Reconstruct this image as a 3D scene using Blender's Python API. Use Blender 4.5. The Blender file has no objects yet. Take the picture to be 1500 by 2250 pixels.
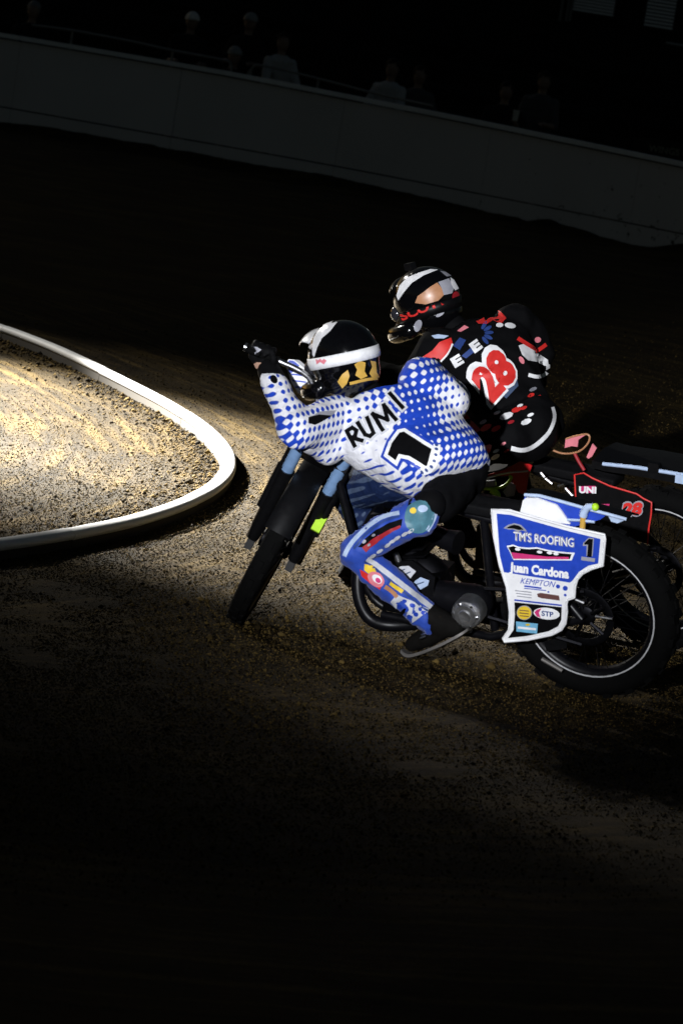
import bpy, bmesh, math, random
import numpy as np
from mathutils import Vector, Matrix
from mathutils.bvhtree import BVHTree

random.seed(7)
RNG = np.random.default_rng(11)
SC = bpy.context.scene
COL = SC.collection
rad = math.radians

# ---------------------------------------------------------------- camera
FPX, CAM_H, ROLL, HORIZON = 9000.0, 2.28, rad(9), 10.0
PITCH = math.atan((1125 - HORIZON) * math.cos(ROLL) / FPX)
CAM = np.array([0, 0, CAM_H])
_F = np.array([0, math.cos(PITCH), -math.sin(PITCH)])
_V = np.array([0, math.sin(PITCH), math.cos(PITCH)])
_X = np.array([1.0, 0, 0])
_R = math.cos(ROLL) * _X + math.sin(ROLL) * _V
_U = -math.sin(ROLL) * _X + math.cos(ROLL) * _V
cd = bpy.data.cameras.new('camera')
cam = bpy.data.objects.new('camera', cd)
COL.objects.link(cam)
cd.sensor_fit = 'HORIZONTAL'
cd.sensor_width = 24.0
cd.lens = FPX / 1500 * 24.0
cd.clip_end = 6000
cam.matrix_world = Matrix(((_R[0], _U[0], -_F[0], 0), (_R[1], _U[1], -_F[1], 0),
                           (_R[2], _U[2], -_F[2], CAM_H), (0, 0, 0, 1)))
SC.camera = cam
cd.dof.use_dof = True
cd.dof.focus_distance = 17.5
cd.dof.aperture_fstop = 9.0

# ---------------------------------------------------------------- sky, moonlight, floodlights and added lamps, exposure
world = bpy.data.worlds.new('World')
SC.world = world
world.use_nodes = True
wn = world.node_tree.nodes
wl = world.node_tree.links
sky = wn.new('ShaderNodeTexSky')
sky.sky_type = 'NISHITA'
sky.sun_disc = False
sky.sun_elevation = rad(6)
sky.sun_rotation = rad(-37)
wl.new(sky.outputs[0], wn['Background'].inputs[0])
wn['Background'].inputs[1].default_value = 0.0135


def lamp_dir(pos, target):
    return (Vector(target) - Vector(pos)).to_track_quat('-Z', 'Y')


sd = bpy.data.lights.new('moonlight', 'SUN')
sd.energy = 0.02
sd.angle = rad(0.5)
sd.color = (1, .95, .86)
so = bpy.data.objects.new('moonlight', sd)
COL.objects.link(so)
so.rotation_mode = 'QUATERNION'
so.rotation_quaternion = lamp_dir((-6, 8, 6), (0, 0, 0))


def floodlight(name, pos, target, energy, half, blend, radius, color):
    ld = bpy.data.lights.new(name, 'SPOT')
    ld.energy = energy
    ld.spot_size = rad(half * 2)
    ld.spot_blend = blend
    ld.shadow_soft_size = radius
    ld.color = color
    lo = bpy.data.objects.new(name, ld)
    COL.objects.link(lo)
    lo.location = pos
    lo.rotation_mode = 'QUATERNION'
    lo.rotation_quaternion = lamp_dir(pos, target)


# unseen lamps: floodlights over the infield beyond the bend, a fill on the near side
floodlight('unseen_infield_lamp', (-10.8, 30.4, 8.6), (-2.3, 21.0, 0), 330000, 8.8, 1.0, .09, (1, .96, .88))
floodlight('unseen_infield_lamp', (-10.4, 30.7, 8.6), (-.74, 17.8, 0), 145000, 4.9, 1.0, .09, (1, .96, .88))
floodlight('unseen_infield_lamp', (-11.2, 30.1, 8.6), (-1.9, 20.6, 0), 8000, 18.0, 1.0, .09, (1, .96, .88))  # wide dim head added to lift the far kerb
floodlight('unseen_infield_lamp', (-10.4, 30.4, 8.8), (-.30, 14.6, 1.0), 6500, 2.2, 1.0, .09, (1, .97, .92))  # narrow head added to rim-light the riders
floodlight('near_fill_light', (-3.2, -7.0, 4.2), (0.42, 14.9, 1.02), 28500, 4.0, .9, .12, (.93, .95, 1))  # unseen fill lamp, cone shaped to light the riders and spare the wall
SC.view_settings.view_transform = 'Standard'
SC.view_settings.look = 'None'
SC.view_settings.exposure = 0
SC.view_settings.gamma = 1
SC.render.engine = 'CYCLES'
SC.cycles.use_denoising = True


# ---------------------------------------------------------------- geometry helpers
def ray(px, py):
    return _F + (px - 750) / FPX * _R - (py - 1125) / FPX * _U


def at(px, py, Y):
    d = ray(px, py)
    return CAM + d * (Y / d[1])


def gnd(px, py, z=0.0):
    d = ray(px, py)
    return CAM + d * ((z - CAM_H) / d[2])


def on_plane(px, py, o, n):
    d = ray(px, py)
    return CAM + d * (np.dot(np.asarray(o) - CAM, n) / np.dot(d, n))


def prj(P):
    q = np.asarray(P, float) - CAM
    k = q @ _F
    return np.stack([750 + FPX * (q @ _R) / k, 1125 - FPX * (q @ _U) / k], -1)


def unit(v):
    v = np.asarray(v, float)
    return v / np.linalg.norm(v)


def rotm(axis, a):
    x, y, z = unit(axis)
    K = np.array([[0, -z, y], [z, 0, -x], [-y, x, 0]])
    return np.eye(3) + math.sin(a) * K + (1 - math.cos(a)) * K @ K


def frame(d):
    d = unit(d)
    h = np.array([0, 0, 1.0]) if abs(d[2]) < .9 else np.array([1.0, 0, 0])
    a = unit(np.cross(h, d))
    return a, np.cross(d, a)


class MB:
    """collects closed pieces of one part"""

    def __init__(s):
        s.v, s.f, s.n = [], [], 0

    def add(s, V, F):
        s.v.append(np.asarray(V, float))
        s.f += [tuple(i + s.n for i in q) for q in F]
        s.n += len(V)
        return s

    def rings(s, R, cap=True, closed=False):
        R = [np.asarray(r, float) for r in R]
        n, m = len(R[0]), len(R)
        F = []
        for i in range(m if closed else m - 1):
            j = (i + 1) % m
            for k in range(n):
                l = (k + 1) % n
                F.append((i * n + k, i * n + l, j * n + l, j * n + k))
        if cap and not closed:
            F.append(tuple(range(n - 1, -1, -1)))
            F.append(tuple((m - 1) * n + k for k in range(n)))
        return s.add(np.concatenate(R), F)

    def tube(s, pts, r, n=10, closed=False):
        pts = [np.asarray(p, float) for p in pts]
        m = len(pts)
        rr = [r] * m if np.isscalar(r) else list(r)
        R, a = [], None
        for i in range(m):
            if closed:
                d = pts[(i + 1) % m] - pts[i - 1]
            else:
                d = pts[min(i + 1, m - 1)] - pts[max(i - 1, 0)]
            d = unit(d)
            if a is None:
                a, b = frame(d)
            else:
                a = unit(a - d * np.dot(a, d))
                b = np.cross(d, a)
            R.append([pts[i] + rr[i] * (math.cos(2 * math.pi * k / n) * a + math.sin(2 * math.pi * k / n) * b)
                      for k in range(n)])
        return s.rings(R, True, closed)

    def ball(s, c, r, n=12, m=8, A=None):
        r = np.array([r] * 3 if np.isscalar(r) else r, float)
        A = np.eye(3) if A is None else np.asarray(A)
        R = []
        for i in range(m + 1):
            t = math.pi * (i + .02) / (m + .04)
            R.append([np.asarray(c) + A @ (r * np.array([math.sin(t) * math.cos(2 * math.pi * k / n),
                                                        math.sin(t) * math.sin(2 * math.pi * k / n),
                                                        -math.cos(t)])) for k in range(n)])
        return s.rings(R)

    def limb(s, pts, rs, n=14):
        """rounded, tapering chain"""
        pts = [np.asarray(p, float) for p in pts]
        for i in range(len(pts) - 1):
            s.tube([pts[i] + (pts[i + 1] - pts[i]) * t for t in (0, .5, 1)],
                   [rs[i], (rs[i] + rs[i + 1]) / 2, rs[i + 1]], n)
        for p, r in zip(pts, rs):
            s.ball(p, r * .995, n, 8)
        return s

    def box(s, c, h, A=None):
        A = np.eye(3) if A is None else np.asarray(A)
        V = [np.asarray(c) + A @ (np.array(h) * np.array(q)) for q in
             ((-1, -1, -1), (1, -1, -1), (1, 1, -1), (-1, 1, -1), (-1, -1, 1), (1, -1, 1), (1, 1, 1), (-1, 1, 1))]
        return s.add(V, [(3, 2, 1, 0), (4, 5, 6, 7), (0, 1, 5, 4), (1, 2, 6, 5), (2, 3, 7, 6), (3, 0, 4, 7)])

    def prism(s, poly, off):
        """polygon (3-D, flat) extruded by the vector off"""
        P = np.asarray(poly, float)
        n = len(P)
        F = [tuple(range(n - 1, -1, -1)), tuple(range(n, 2 * n))]
        F += [(i, (i + 1) % n, n + (i + 1) % n, n + i) for i in range(n)]
        return s.add(np.concatenate([P, P + np.asarray(off)]), F)

    def lathe(s, c, axis, prof, n=32):
        """prof: (radius, along-axis) pairs, closed profile ring"""
        a, b = frame(axis)
        d = unit(axis)
        R = []
        for k in range(n):
            t = 2 * math.pi * k / n
            e = math.cos(t) * a + math.sin(t) * b
            R.append([np.asarray(c) + r * e + h * d for r, h in prof])
        return s.rings(R, False, True)

    def xf(s, fn):
        s.v = [np.array([fn(p) for p in V]) for V in s.v]
        return s

    def mesh(s, name, sharp=40):
        me = bpy.data.meshes.new(name)
        V = np.concatenate(s.v)
        me.from_pydata(V.tolist(), [], s.f)
        me.validate()
        bm = bmesh.new()
        bm.from_mesh(me)
        bmesh.ops.recalc_face_normals(bm, faces=bm.faces)
        bm.to_mesh(me)
        bm.free()
        smooth(me, sharp)
        return me


def smooth(me, sharp=40):
    me.polygons.foreach_set('use_smooth', [True] * len(me.polygons))
    if sharp:
        me.set_sharp_from_angle(angle=rad(sharp))
    me.update()


def link(name, me, mat, parent=None, label=None, cat=None, group=None, kind=None):
    o = bpy.data.objects.new(name, me)
    COL.objects.link(o)
    if mat is not None:
        me.materials.clear()
        me.materials.append(mat)
    if parent is not None:
        o.parent = parent
    if label:
        o['label'] = label
    if cat:
        o['category'] = cat
    if group:
        o['group'] = group
    if kind:
        o['kind'] = kind
    return o


def thing(name, loc, label, cat, group=None, rot=None):
    o = bpy.data.objects.new(name, None)
    COL.objects.link(o)
    o.empty_display_size = .2
    M = np.eye(3) if rot is None else rot
    o.matrix_world = Matrix([list(M[i]) + [loc[i]] for i in range(3)] + [[0, 0, 0, 1]])
    o['label'] = label
    o['category'] = cat
    if group:
        o['group'] = group
    return o


def remesh(mb, name, voxel, smooth_it=4, noise=0.0, nscale=.12, seed=0):
    me = mb.mesh(name + '_raw', 0)
    o = bpy.data.objects.new(name + '_raw', me)
    COL.objects.link(o)
    m = o.modifiers.new('r', 'REMESH')
    m.mode = 'VOXEL'
    m.voxel_size = voxel
    m.use_smooth_shade = True
    if smooth_it:
        m = o.modifiers.new('s', 'SMOOTH')
        m.factor = .5
        m.iterations = smooth_it
    dg = bpy.context.evaluated_depsgraph_get()
    out = bpy.data.meshes.new_from_object(o.evaluated_get(dg))
    bpy.data.objects.remove(o)
    bpy.data.meshes.remove(me)
    if noise:
        V = np.empty(len(out.vertices) * 3)
        out.vertices.foreach_get('co', V)
        N = np.empty(len(out.vertices) * 3)
        out.vertices.foreach_get('normal', N)
        V, N = V.reshape(-1, 3), N.reshape(-1, 3)
        k = noise3(V / nscale + seed) + .5 * noise3(V / (nscale * .45) + seed + 9)
        V = V + N * (noise * (1 - 2 * np.abs(k))[:, None])
        out.vertices.foreach_set('co', V.ravel())
    out.name = name
    smooth(out, 0)
    return out


def _hash(ix, iy, iz):
    h = (ix * 374761393 + iy * 668265263 + iz * 2147483647 + 1013904223) & 0xffffffff
    h = ((h ^ (h >> 13)) * 1274126177) & 0xffffffff
    return ((h ^ (h >> 16)) & 0xffff) / 32767.5 - 1


def noise3(P):
    P = np.asarray(P, float)
    I = np.floor(P).astype(np.int64)
    f = P - I
    f = f * f * (3 - 2 * f)
    out = 0
    for dx in (0, 1):
        for dy in (0, 1):
            for dz in (0, 1):
                w = (f[:, 0] if dx else 1 - f[:, 0]) * (f[:, 1] if dy else 1 - f[:, 1]) * (f[:, 2] if dz else 1 - f[:, 2])
                out = out + w * _hash(I[:, 0] + dx, I[:, 1] + dy, I[:, 2] + dz)
    return out


def catmull(pts, per=8, closed=False):
    P = [np.asarray(p, float) for p in pts]
    n = len(P)
    out = []
    for i in range(n if closed else n - 1):
        a, b, c, d = (P[(i - 1) % n] if closed or i else P[0], P[i], P[(i + 1) % n],
                      P[(i + 2) % n] if closed or i + 2 < n else P[-1])
        for k in range(per):
            t = k / per
            out.append(.5 * (2 * b + (c - a) * t + (2 * a - 5 * b + 4 * c - d) * t * t + (3 * b - a - 3 * c + d) * t ** 3))
    if not closed:
        out.append(P[-1])
    return out


# ---------------------------------------------------------------- materials
def nodes(m):
    m.use_nodes = True
    nt = m.node_tree
    return nt.nodes, nt.links, nt.nodes['Principled BSDF']


def N(ns, t, **kw):
    n = ns.new(t)
    for k, v in kw.items():
        if k.startswith('i_'):
            key = k[2:]
            n.inputs[int(key) if key.isdigit() else key].default_value = v
        else:
            setattr(n, k, v)
    return n


def math_(ns, ls, op, a, b=None):
    n = ns.new('ShaderNodeMath')
    n.operation = op
    for i, x in enumerate((a, b)):
        if x is None:
            continue
        if isinstance(x, (int, float)):
            n.inputs[i].default_value = x
        else:
            ls.new(x, n.inputs[i])
    return n.outputs[0]


def mat(name, col, rough=.5, metal=0.0, var=.28, vscale=45, bump=0.0, bscale=200, coat=0.0, sheen=0.0, grime=0.0):
    m = bpy.data.materials.new(name)
    ns, ls, b = nodes(m)
    tc = N(ns, 'ShaderNodeTexCoord')
    nz = N(ns, 'ShaderNodeTexNoise', i_Scale=vscale, i_Detail=5.0, i_Roughness=.6)
    ls.new(tc.outputs['Object'], nz.inputs['Vector'])
    mx = N(ns, 'ShaderNodeMix', data_type='RGBA')
    mx.inputs['A'].default_value = [c * (1 - var) for c in col] + [1]
    mx.inputs['B'].default_value = [min(1, c * (1 + var)) for c in col] + [1]
    ls.new(nz.outputs['Fac'], mx.inputs['Factor'])
    out = mx.outputs['Result']
    if grime:
        ng = N(ns, 'ShaderNodeTexNoise', i_Scale=55.0, i_Detail=8.0, i_Roughness=.75)
        ls.new(tc.outputs['Object'], ng.inputs['Vector'])
        rp = N(ns, 'ShaderNodeValToRGB')
        rp.color_ramp.elements[0].position = .60
        rp.color_ramp.elements[1].position = .74
        ls.new(ng.outputs['Fac'], rp.inputs['Fac'])
        m2 = N(ns, 'ShaderNodeMix', data_type='RGBA')
        m2.inputs['B'].default_value = (.03, .023, .014, 1)
        ls.new(out, m2.inputs['A'])
        ls.new(math_(ns, ls, 'MULTIPLY', rp.outputs['Color'], grime), m2.inputs['Factor'])
        out = m2.outputs['Result']
    ls.new(out, b.inputs['Base Color'])
    rr = N(ns, 'ShaderNodeMapRange', i_3=max(.02, rough - .1), i_4=min(1, rough + .12))
    ls.new(nz.outputs['Fac'], rr.inputs[0])
    ls.new(rr.outputs[0], b.inputs['Roughness'])
    b.inputs['Metallic'].default_value = metal
    if max(col) < .02:
        b.inputs['Specular IOR Level'].default_value = .05 if rough > .55 else .2
    b.inputs['Coat Weight'].default_value = coat
    b.inputs['Coat Roughness'].default_value = .06
    b.inputs['Sheen Weight'].default_value = sheen
    if bump:
        nb = N(ns, 'ShaderNodeTexNoise', i_Scale=bscale, i_Detail=4.0)
        ls.new(tc.outputs['Object'], nb.inputs['Vector'])
        bp = N(ns, 'ShaderNodeBump', i_Strength=bump, i_Distance=.004)
        ls.new(nb.outputs['Fac'], bp.inputs['Height'])
        ls.new(bp.outputs[0], b.inputs['Normal'])
    return m


def dirt_mat(name, island=False):
    m = bpy.data.materials.new(name)
    ns, ls, b = nodes(m)
    tc = N(ns, 'ShaderNodeTexCoord')
    n1 = N(ns, 'ShaderNodeTexNoise', i_Scale=1.3, i_Detail=6.0, i_Roughness=.6)
    n2 = N(ns, 'ShaderNodeTexNoise', i_Scale=60.0, i_Detail=8.0, i_Roughness=.8)
    for n in (n1, n2):
        ls.new(tc.outputs['Object'], n.inputs['Vector'])
    mix1 = math_(ns, ls, 'ADD', math_(ns, ls, 'MULTIPLY', n1.outputs['Fac'], .5), math_(ns, ls, 'MULTIPLY', n2.outputs['Fac'], .5))
    if island:
        gi = N(ns, 'ShaderNodeNewGeometry')
        mix1 = math_(ns, ls, 'ADD', math_(ns, ls, 'MULTIPLY', gi.outputs['Random Per Island'], .36), .34)
    else:
        # skid arcs follow the distance to the kerb
        at_ = N(ns, 'ShaderNodeAttribute', attribute_name='lane')
        sp = N(ns, 'ShaderNodeSeparateXYZ')
        ls.new(at_.outputs['Vector'], sp.inputs[0])
        cb = N(ns, 'ShaderNodeCombineXYZ')
        ls.new(math_(ns, ls, 'MULTIPLY', sp.outputs[0], 9.0), cb.inputs[0])
        ls.new(math_(ns, ls, 'MULTIPLY', sp.outputs[1], .5), cb.inputs[1])
        n3 = N(ns, 'ShaderNodeTexNoise', i_Scale=1.6, i_Detail=5.0, i_Roughness=.62)
        ls.new(cb.outputs[0], n3.inputs['Vector'])
        mix1 = math_(ns, ls, 'ADD', math_(ns, ls, 'MULTIPLY', mix1, .55), math_(ns, ls, 'MULTIPLY', n3.outputs['Fac'], .45))
    rp = N(ns, 'ShaderNodeValToRGB')
    e = rp.color_ramp.elements
    e[0].position, e[0].color = .36, (.005, .0036, .0015, 1)
    e[1].position, e[1].color = .66, (.140, .094, .029, 1)
    k = rp.color_ramp.elements.new(.5)
    k.color = (.030, .0205, .0078, 1)
    ls.new(mix1, rp.inputs['Fac'])
    ls.new(rp.outputs[0], b.inputs['Base Color'])
    b.inputs['Roughness'].default_value = .85
    b.inputs['Specular IOR Level'].default_value = .06
    nb = N(ns, 'ShaderNodeTexNoise', i_Scale=140.0, i_Detail=7.0, i_Roughness=.72)
    nb2 = N(ns, 'ShaderNodeTexNoise', i_Scale=18.0, i_Detail=4.0)
    for n in (nb, nb2):
        ls.new(tc.outputs['Object'], n.inputs['Vector'])
    hh = math_(ns, ls, 'ADD', nb.outputs['Fac'], math_(ns, ls, 'MULTIPLY', nb2.outputs['Fac'], 1.6))
    bp = N(ns, 'ShaderNodeBump', i_Strength=.9, i_Distance=.007)
    ls.new(hh, bp.inputs['Height'])
    ls.new(bp.outputs[0], b.inputs['Normal'])
    return m


def jersey_mat(name, c0, c1, pitch):
    """halftone print: ink amount from attribute 'ink', screen laid out in the cloth's own uv (metres)"""
    m = bpy.data.materials.new(name)
    ns, ls, b = nodes(m)
    uv = N(ns, 'ShaderNodeUVMap', uv_map='cloth')
    sp = N(ns, 'ShaderNodeSeparateXYZ')
    ls.new(uv.outputs[0], sp.inputs[0])
    k = math.pi / pitch
    s = math_(ns, ls, 'SINE', math_(ns, ls, 'MULTIPLY', sp.outputs[0], k))
    t = math_(ns, ls, 'SINE', math_(ns, ls, 'MULTIPLY', sp.outputs[1], k))
    h = math_(ns, ls, 'ADD', math_(ns, ls, 'MULTIPLY', math_(ns, ls, 'MULTIPLY', s, t), .5), .5)
    a = N(ns, 'ShaderNodeAttribute', attribute_name='ink')
    d = math_(ns, ls, 'SUBTRACT', a.outputs['Fac'], h)
    rg = N(ns, 'ShaderNodeMapRange', i_1=-.07, i_2=.07)
    ls.new(d, rg.inputs[0])
    nz = N(ns, 'ShaderNodeTexNoise', i_Scale=22.0, i_Detail=5.0)
    tc = N(ns, 'ShaderNodeTexCoord')
    ls.new(tc.outputs['Object'], nz.inputs['Vector'])
    mx = N(ns, 'ShaderNodeMix', data_type='RGBA')
    mx.inputs['A'].default_value = c0 + (1,)
    mx.inputs['B'].default_value = c1 + (1,)
    ls.new(rg.outputs[0], mx.inputs['Factor'])
    mm = N(ns, 'ShaderNodeMix', data_type='RGBA', blend_type='MULTIPLY')
    mm.inputs['Factor'].default_value = 1
    ls.new(mx.outputs['Result'], mm.inputs['A'])
    r2 = N(ns, 'ShaderNodeMapRange', i_1=.3, i_2=.7, i_3=.78, i_4=1.0)
    ls.new(nz.outputs['Fac'], r2.inputs[0])
    cc = N(ns, 'ShaderNodeCombineColor')
    for i in range(3):
        ls.new(r2.outputs[0], cc.inputs[i])
    ls.new(cc.outputs[0], mm.inputs['B'])
    ls.new(mm.outputs['Result'], b.inputs['Base Color'])
    b.inputs['Roughness'].default_value = .72
    b.inputs['Sheen Weight'].default_value = 0
    b.inputs['Specular IOR Level'].default_value = .15
    nb = N(ns, 'ShaderNodeTexNoise', i_Scale=26.0, i_Detail=4.0)
    nb.inputs['Distortion'].default_value = 1.2
    ls.new(tc.outputs['Object'], nb.inputs['Vector'])
    bp = N(ns, 'ShaderNodeBump', i_Strength=.35, i_Distance=.02)
    ls.new(nb.outputs['Fac'], bp.inputs['Height'])
    ls.new(bp.outputs[0], b.inputs['Normal'])
    return m


WHITE = mat('white_print', (.80, .80, .82), .55)
WPAINT = mat('white_plastic', (.78, .78, .80), .35, grime=.5, vscale=14)
BLUE = mat('blue_print', (.012, .050, .42), .5)
DBLUE = mat('dark_blue_print', (.02, .05, .20), .55)
PALEBLUE = mat('pale_blue_paint', (.42, .52, .70), .35)
TEAL = mat('teal_print', (.06, .17, .22), .5, var=.5)
SKYB = mat('sky_blue_print', (.16, .42, .62), .5)
RED = mat('red_print', (.62, .022, .018), .55)
DRED = mat('dark_red_print', (.30, .008, .015), .55)
PINK = mat('pink_print', (.68, .20, .24), .5)
MAGENTA = mat('magenta_print', (.55, .03, .16), .5)
BLACK = mat('black_print', (.003, .003, .0035), .6)
YELLOW = mat('yellow_print', (.72, .50, .03), .5)
GOLD = mat('gold_print', (.55, .33, .06), .4)
NEON = mat('neon_plastic', (.42, .72, .02), .45)
TAN = mat('tan_print', (.42, .20, .10), .35)
PALEGREY = mat('pale_grey_print', (.55, .56, .60), .5)
GREY = mat('grey_print', (.30, .30, .34), .5)
SLATE = mat('slate_blue_print', (.05, .08, .15), .6)
BROWN = mat('brown_print', (.12, .05, .045), .5)
RUBBER = mat('tyre_rubber', (.0035, .0035, .0035), .9, bump=.5, bscale=120, grime=.08)
BLACKP = mat('black_plastic', (.003, .003, .0035), .42, grime=.2)
BLACKM = mat('black_frame_paint', (.003, .003, .004), .36, grime=.25)
CHROME = mat('steel', (.55, .55, .56), .28, 1.0, grime=.3)
ALLOY = mat('alloy', (.70, .70, .71), .36, 1.0, bump=.2, grime=.35)
DARKALLOY = mat('dark_alloy', (.012, .012, .014), .5, 1.0, grime=.4)
FORKBLUE = mat('blue_fork_tube', (.20, .33, .55), .22, .25, coat=.4)
REDP = mat('red_plastic', (.45, .012, .014), .35)
LEATHER = mat('black_leather', (.0045, .0045, .005), .6, bump=.4, bscale=60, grime=.3)
BOOTM = mat('boot_leather', (.006, .0055, .005), .65, bump=.4, bscale=60, grime=.5)
SHELL = mat('black_helmet_shell', (.002, .002, .0025), .14, coat=.5)
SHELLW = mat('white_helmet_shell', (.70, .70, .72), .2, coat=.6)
LENS = mat('goggle_lens', (.02, .02, .025), .08, coat=.6)
SKIN = mat('skin', (.42, .25, .18), .5)
TROUSER = mat('blue_trouser_cloth', (.014, .055, .36), .65, bump=.3, bscale=50, sheen=.1)
BTROUSER = mat('black_trouser_cloth', (.0035, .0035, .004), .75, bump=.3, bscale=50)
JBLACK = mat('black_jersey_cloth', (.0035, .0035, .004), .8, bump=.4, bscale=40)
STEELSHOE = mat('worn_steel_sole', (.16, .15, .14), .55, .6, grime=.6)
RIMM = mat('rim_metal', (.62, .62, .63), .5, .3)
J1 = jersey_mat('halftone_jersey', (.80, .80, .84), (.012, .055, .46), .0215)
J1D = jersey_mat('shaded_halftone_trouser', (.055, .08, .14), (.006, .015, .055), .022)  # halftone colours darkened to paint the right leg as in shade
DIRT = dirt_mat('track_dirt')
CRUMB = dirt_mat('dirt_crumb', True)

# ---------------------------------------------------------------- kerb line (needed by the ground)
KPX = [(-60, 698), (0, 720), (60, 742), (130, 770), (220, 812), (300, 852), (370, 889), (430, 927), (470, 960), (495, 992),
       (502, 1018), (495, 1044), (467, 1073), (420, 1099), (360, 1123), (280, 1147), (180, 1168), (90, 1184), (0, 1197), (-90, 1207), (-300, 1225)]
KERB = np.array(catmull([gnd(x, y, .052) * np.array([1, 1, 0]) for x, y in KPX], 10))
k0 = KERB[0] + (KERB[0] - KERB[3]) * np.array([[3.0], [9.0], [30.0]])[::-1]
KERB = np.concatenate([k0, KERB])


def kerb_dist(P):
    P = np.asarray(P)[:, :2]
    A, B = KERB[:-1, :2], KERB[1:, :2]
    best = np.full(len(P), 1e9)
    sd_ = np.zeros(len(P))
    along = np.zeros(len(P))
    L = 0
    for a, b in zip(A, B):
        ab = b - a
        l2 = ab @ ab
        t = np.clip(((P - a) @ ab) / l2, 0, 1)
        q = a + t[:, None] * ab
        d = np.linalg.norm(P - q, axis=1)
        s_ = np.sign(ab[0] * (P[:, 1] - a[1]) - ab[1] * (P[:, 0] - a[0]))
        k = d < best
        best[k] = d[k]
        sd_[k] = (d * s_)[k]
        along[k] = (L + t * math.sqrt(l2))[k]
        L += math.sqrt(l2)
    return sd_, along


# ---------------------------------------------------------------- ground
def ground():
    xs = np.concatenate([[-3000, -800, -200, -60, -20, -9, -6, -4.6], np.arange(-3.6, 2.6, .04), [3.2, 4.5, 7, 12, 25, 60, 200, 800, 3000]])
    ys = np.concatenate([[-2000, -300, -60, -10, 0, 5, 7.5], np.arange(9.2, 28, .05), [30, 34, 40, 47, 60, 90, 200, 600, 2000, 5000]])
    X, Y = np.meshgrid(xs, ys)
    P = np.stack([X.ravel(), Y.ravel(), np.zeros(X.size)], -1)
    d, al = kerb_dist(P)
    inside = (np.abs(P[:, 0]) < 4) & (P[:, 1] > 9) & (P[:, 1] < 28)
    z = .006 * noise3(P / .5) + .004 * noise3(P / .13 + 3)
    z += .005 * noise3(np.stack([d * 4, al * .35, 0 * d], -1) + 5) * np.clip(np.abs(d) * 3, 0, 1)
    P[:, 2] = np.where(inside, z - .006, -.006)
    nx, ny = len(xs), len(ys)
    i = (np.arange(ny - 1)[:, None] * nx + np.arange(nx - 1)[None]).ravel()
    F = np.stack([i, i + 1, i + 1 + nx, i + nx], -1)
    me = bpy.data.meshes.new('ground')
    me.from_pydata(P.tolist(), [], F.tolist())
    a = me.attributes.new('lane', 'FLOAT_VECTOR', 'POINT')
    a.data.foreach_set('vector', np.stack([d, al, 0 * d], -1).ravel())
    smooth(me, 0)
    link('ground', me, DIRT, kind='structure')


ground()


def crumbs():
    n = 190000
    # more of them where the picture looks closely: near the kerb and in front of the bikes
    px = RNG.uniform(-60, 1560, n)
    py = np.clip(RNG.triangular(660, 1150, 2000, n), 640, 2200)
    P = np.array([gnd(a, b) for a, b in zip(px, py)])
    r = np.exp(RNG.normal(math.log(.0027), .40, n))
    # coarse rubble along the inner edge of the kerb
    m = 5200
    k = RNG.integers(6, len(KERB) - 2, m)
    t = unit_rows(KERB[k + 1] - KERB[k])
    nrm = np.stack([-t[:, 1], t[:, 0], 0 * t[:, 0]], -1)
    Q = KERB[k] + t * RNG.uniform(0, .15, (m, 1)) + nrm * (.05 + RNG.exponential(.10, (m, 1))) * INNER
    rq = np.exp(RNG.normal(math.log(.0055), .45, m))
    # clods thrown about the front wheel and under the machines
    c = 450
    cx = RNG.normal(690, 190, c)
    cy = RNG.normal(1400, 30, c) + (cx - 690) * .16
    W = np.array([gnd(a, b) for a, b in zip(cx, cy)])
    rw = np.exp(RNG.normal(math.log(.006), .5, c))
    P = np.concatenate([P, Q, W])
    r = np.concatenate([r, rq, rw])
    P[:, 2] = r * .25
    n = len(P)
    base = np.array([[1, 0, 0], [-1, 0, 0], [0, 1, 0], [0, -1, 0], [0, 0, .8], [0, 0, -.8]], float)
    ang = RNG.uniform(0, 6.28, n)
    ca, sa = np.cos(ang), np.sin(ang)
    B = base[None] * RNG.uniform(.55, 1.35, (n, 6, 3))
    B = np.stack([B[..., 0] * ca[:, None] - B[..., 1] * sa[:, None], B[..., 0] * sa[:, None] + B[..., 1] * ca[:, None], B[..., 2]], -1)
    V = (P[:, None] + B * r[:, None, None]).reshape(-1, 3)
    tri = np.array([[0, 2, 4], [2, 1, 4], [1, 3, 4], [3, 0, 4], [2, 0, 5], [1, 2, 5], [3, 1, 5], [0, 3, 5]])
    F = (np.arange(n)[:, None, None] * 6 + tri[None]).reshape(-1)
    me = bpy.data.meshes.new('dirt_crumbs')
    me.vertices.add(len(V))
    me.vertices.foreach_set('co', V.ravel())
    nt = len(F) // 3
    me.loops.add(len(F))
    me.loops.foreach_set('vertex_index', F.astype(np.int32))
    me.polygons.add(nt)
    me.polygons.foreach_set('loop_start', np.arange(nt, dtype=np.int32) * 3)
    me.update(calc_edges=True)
    link('dirt_crumbs', me, CRUMB, label='loose dirt crumbs and clods strewn over the track', cat='dirt', kind='stuff')


def unit_rows(A):
    return A / np.maximum(1e-9, np.linalg.norm(A, axis=1, keepdims=True))


INNER = 1.0
_s = kerb_dist(np.array([[-3.0, gnd(0, 950)[1], 0]]))[0][0]
INNER = 1.0 if _s > 0 else -1.0
crumbs()


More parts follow.
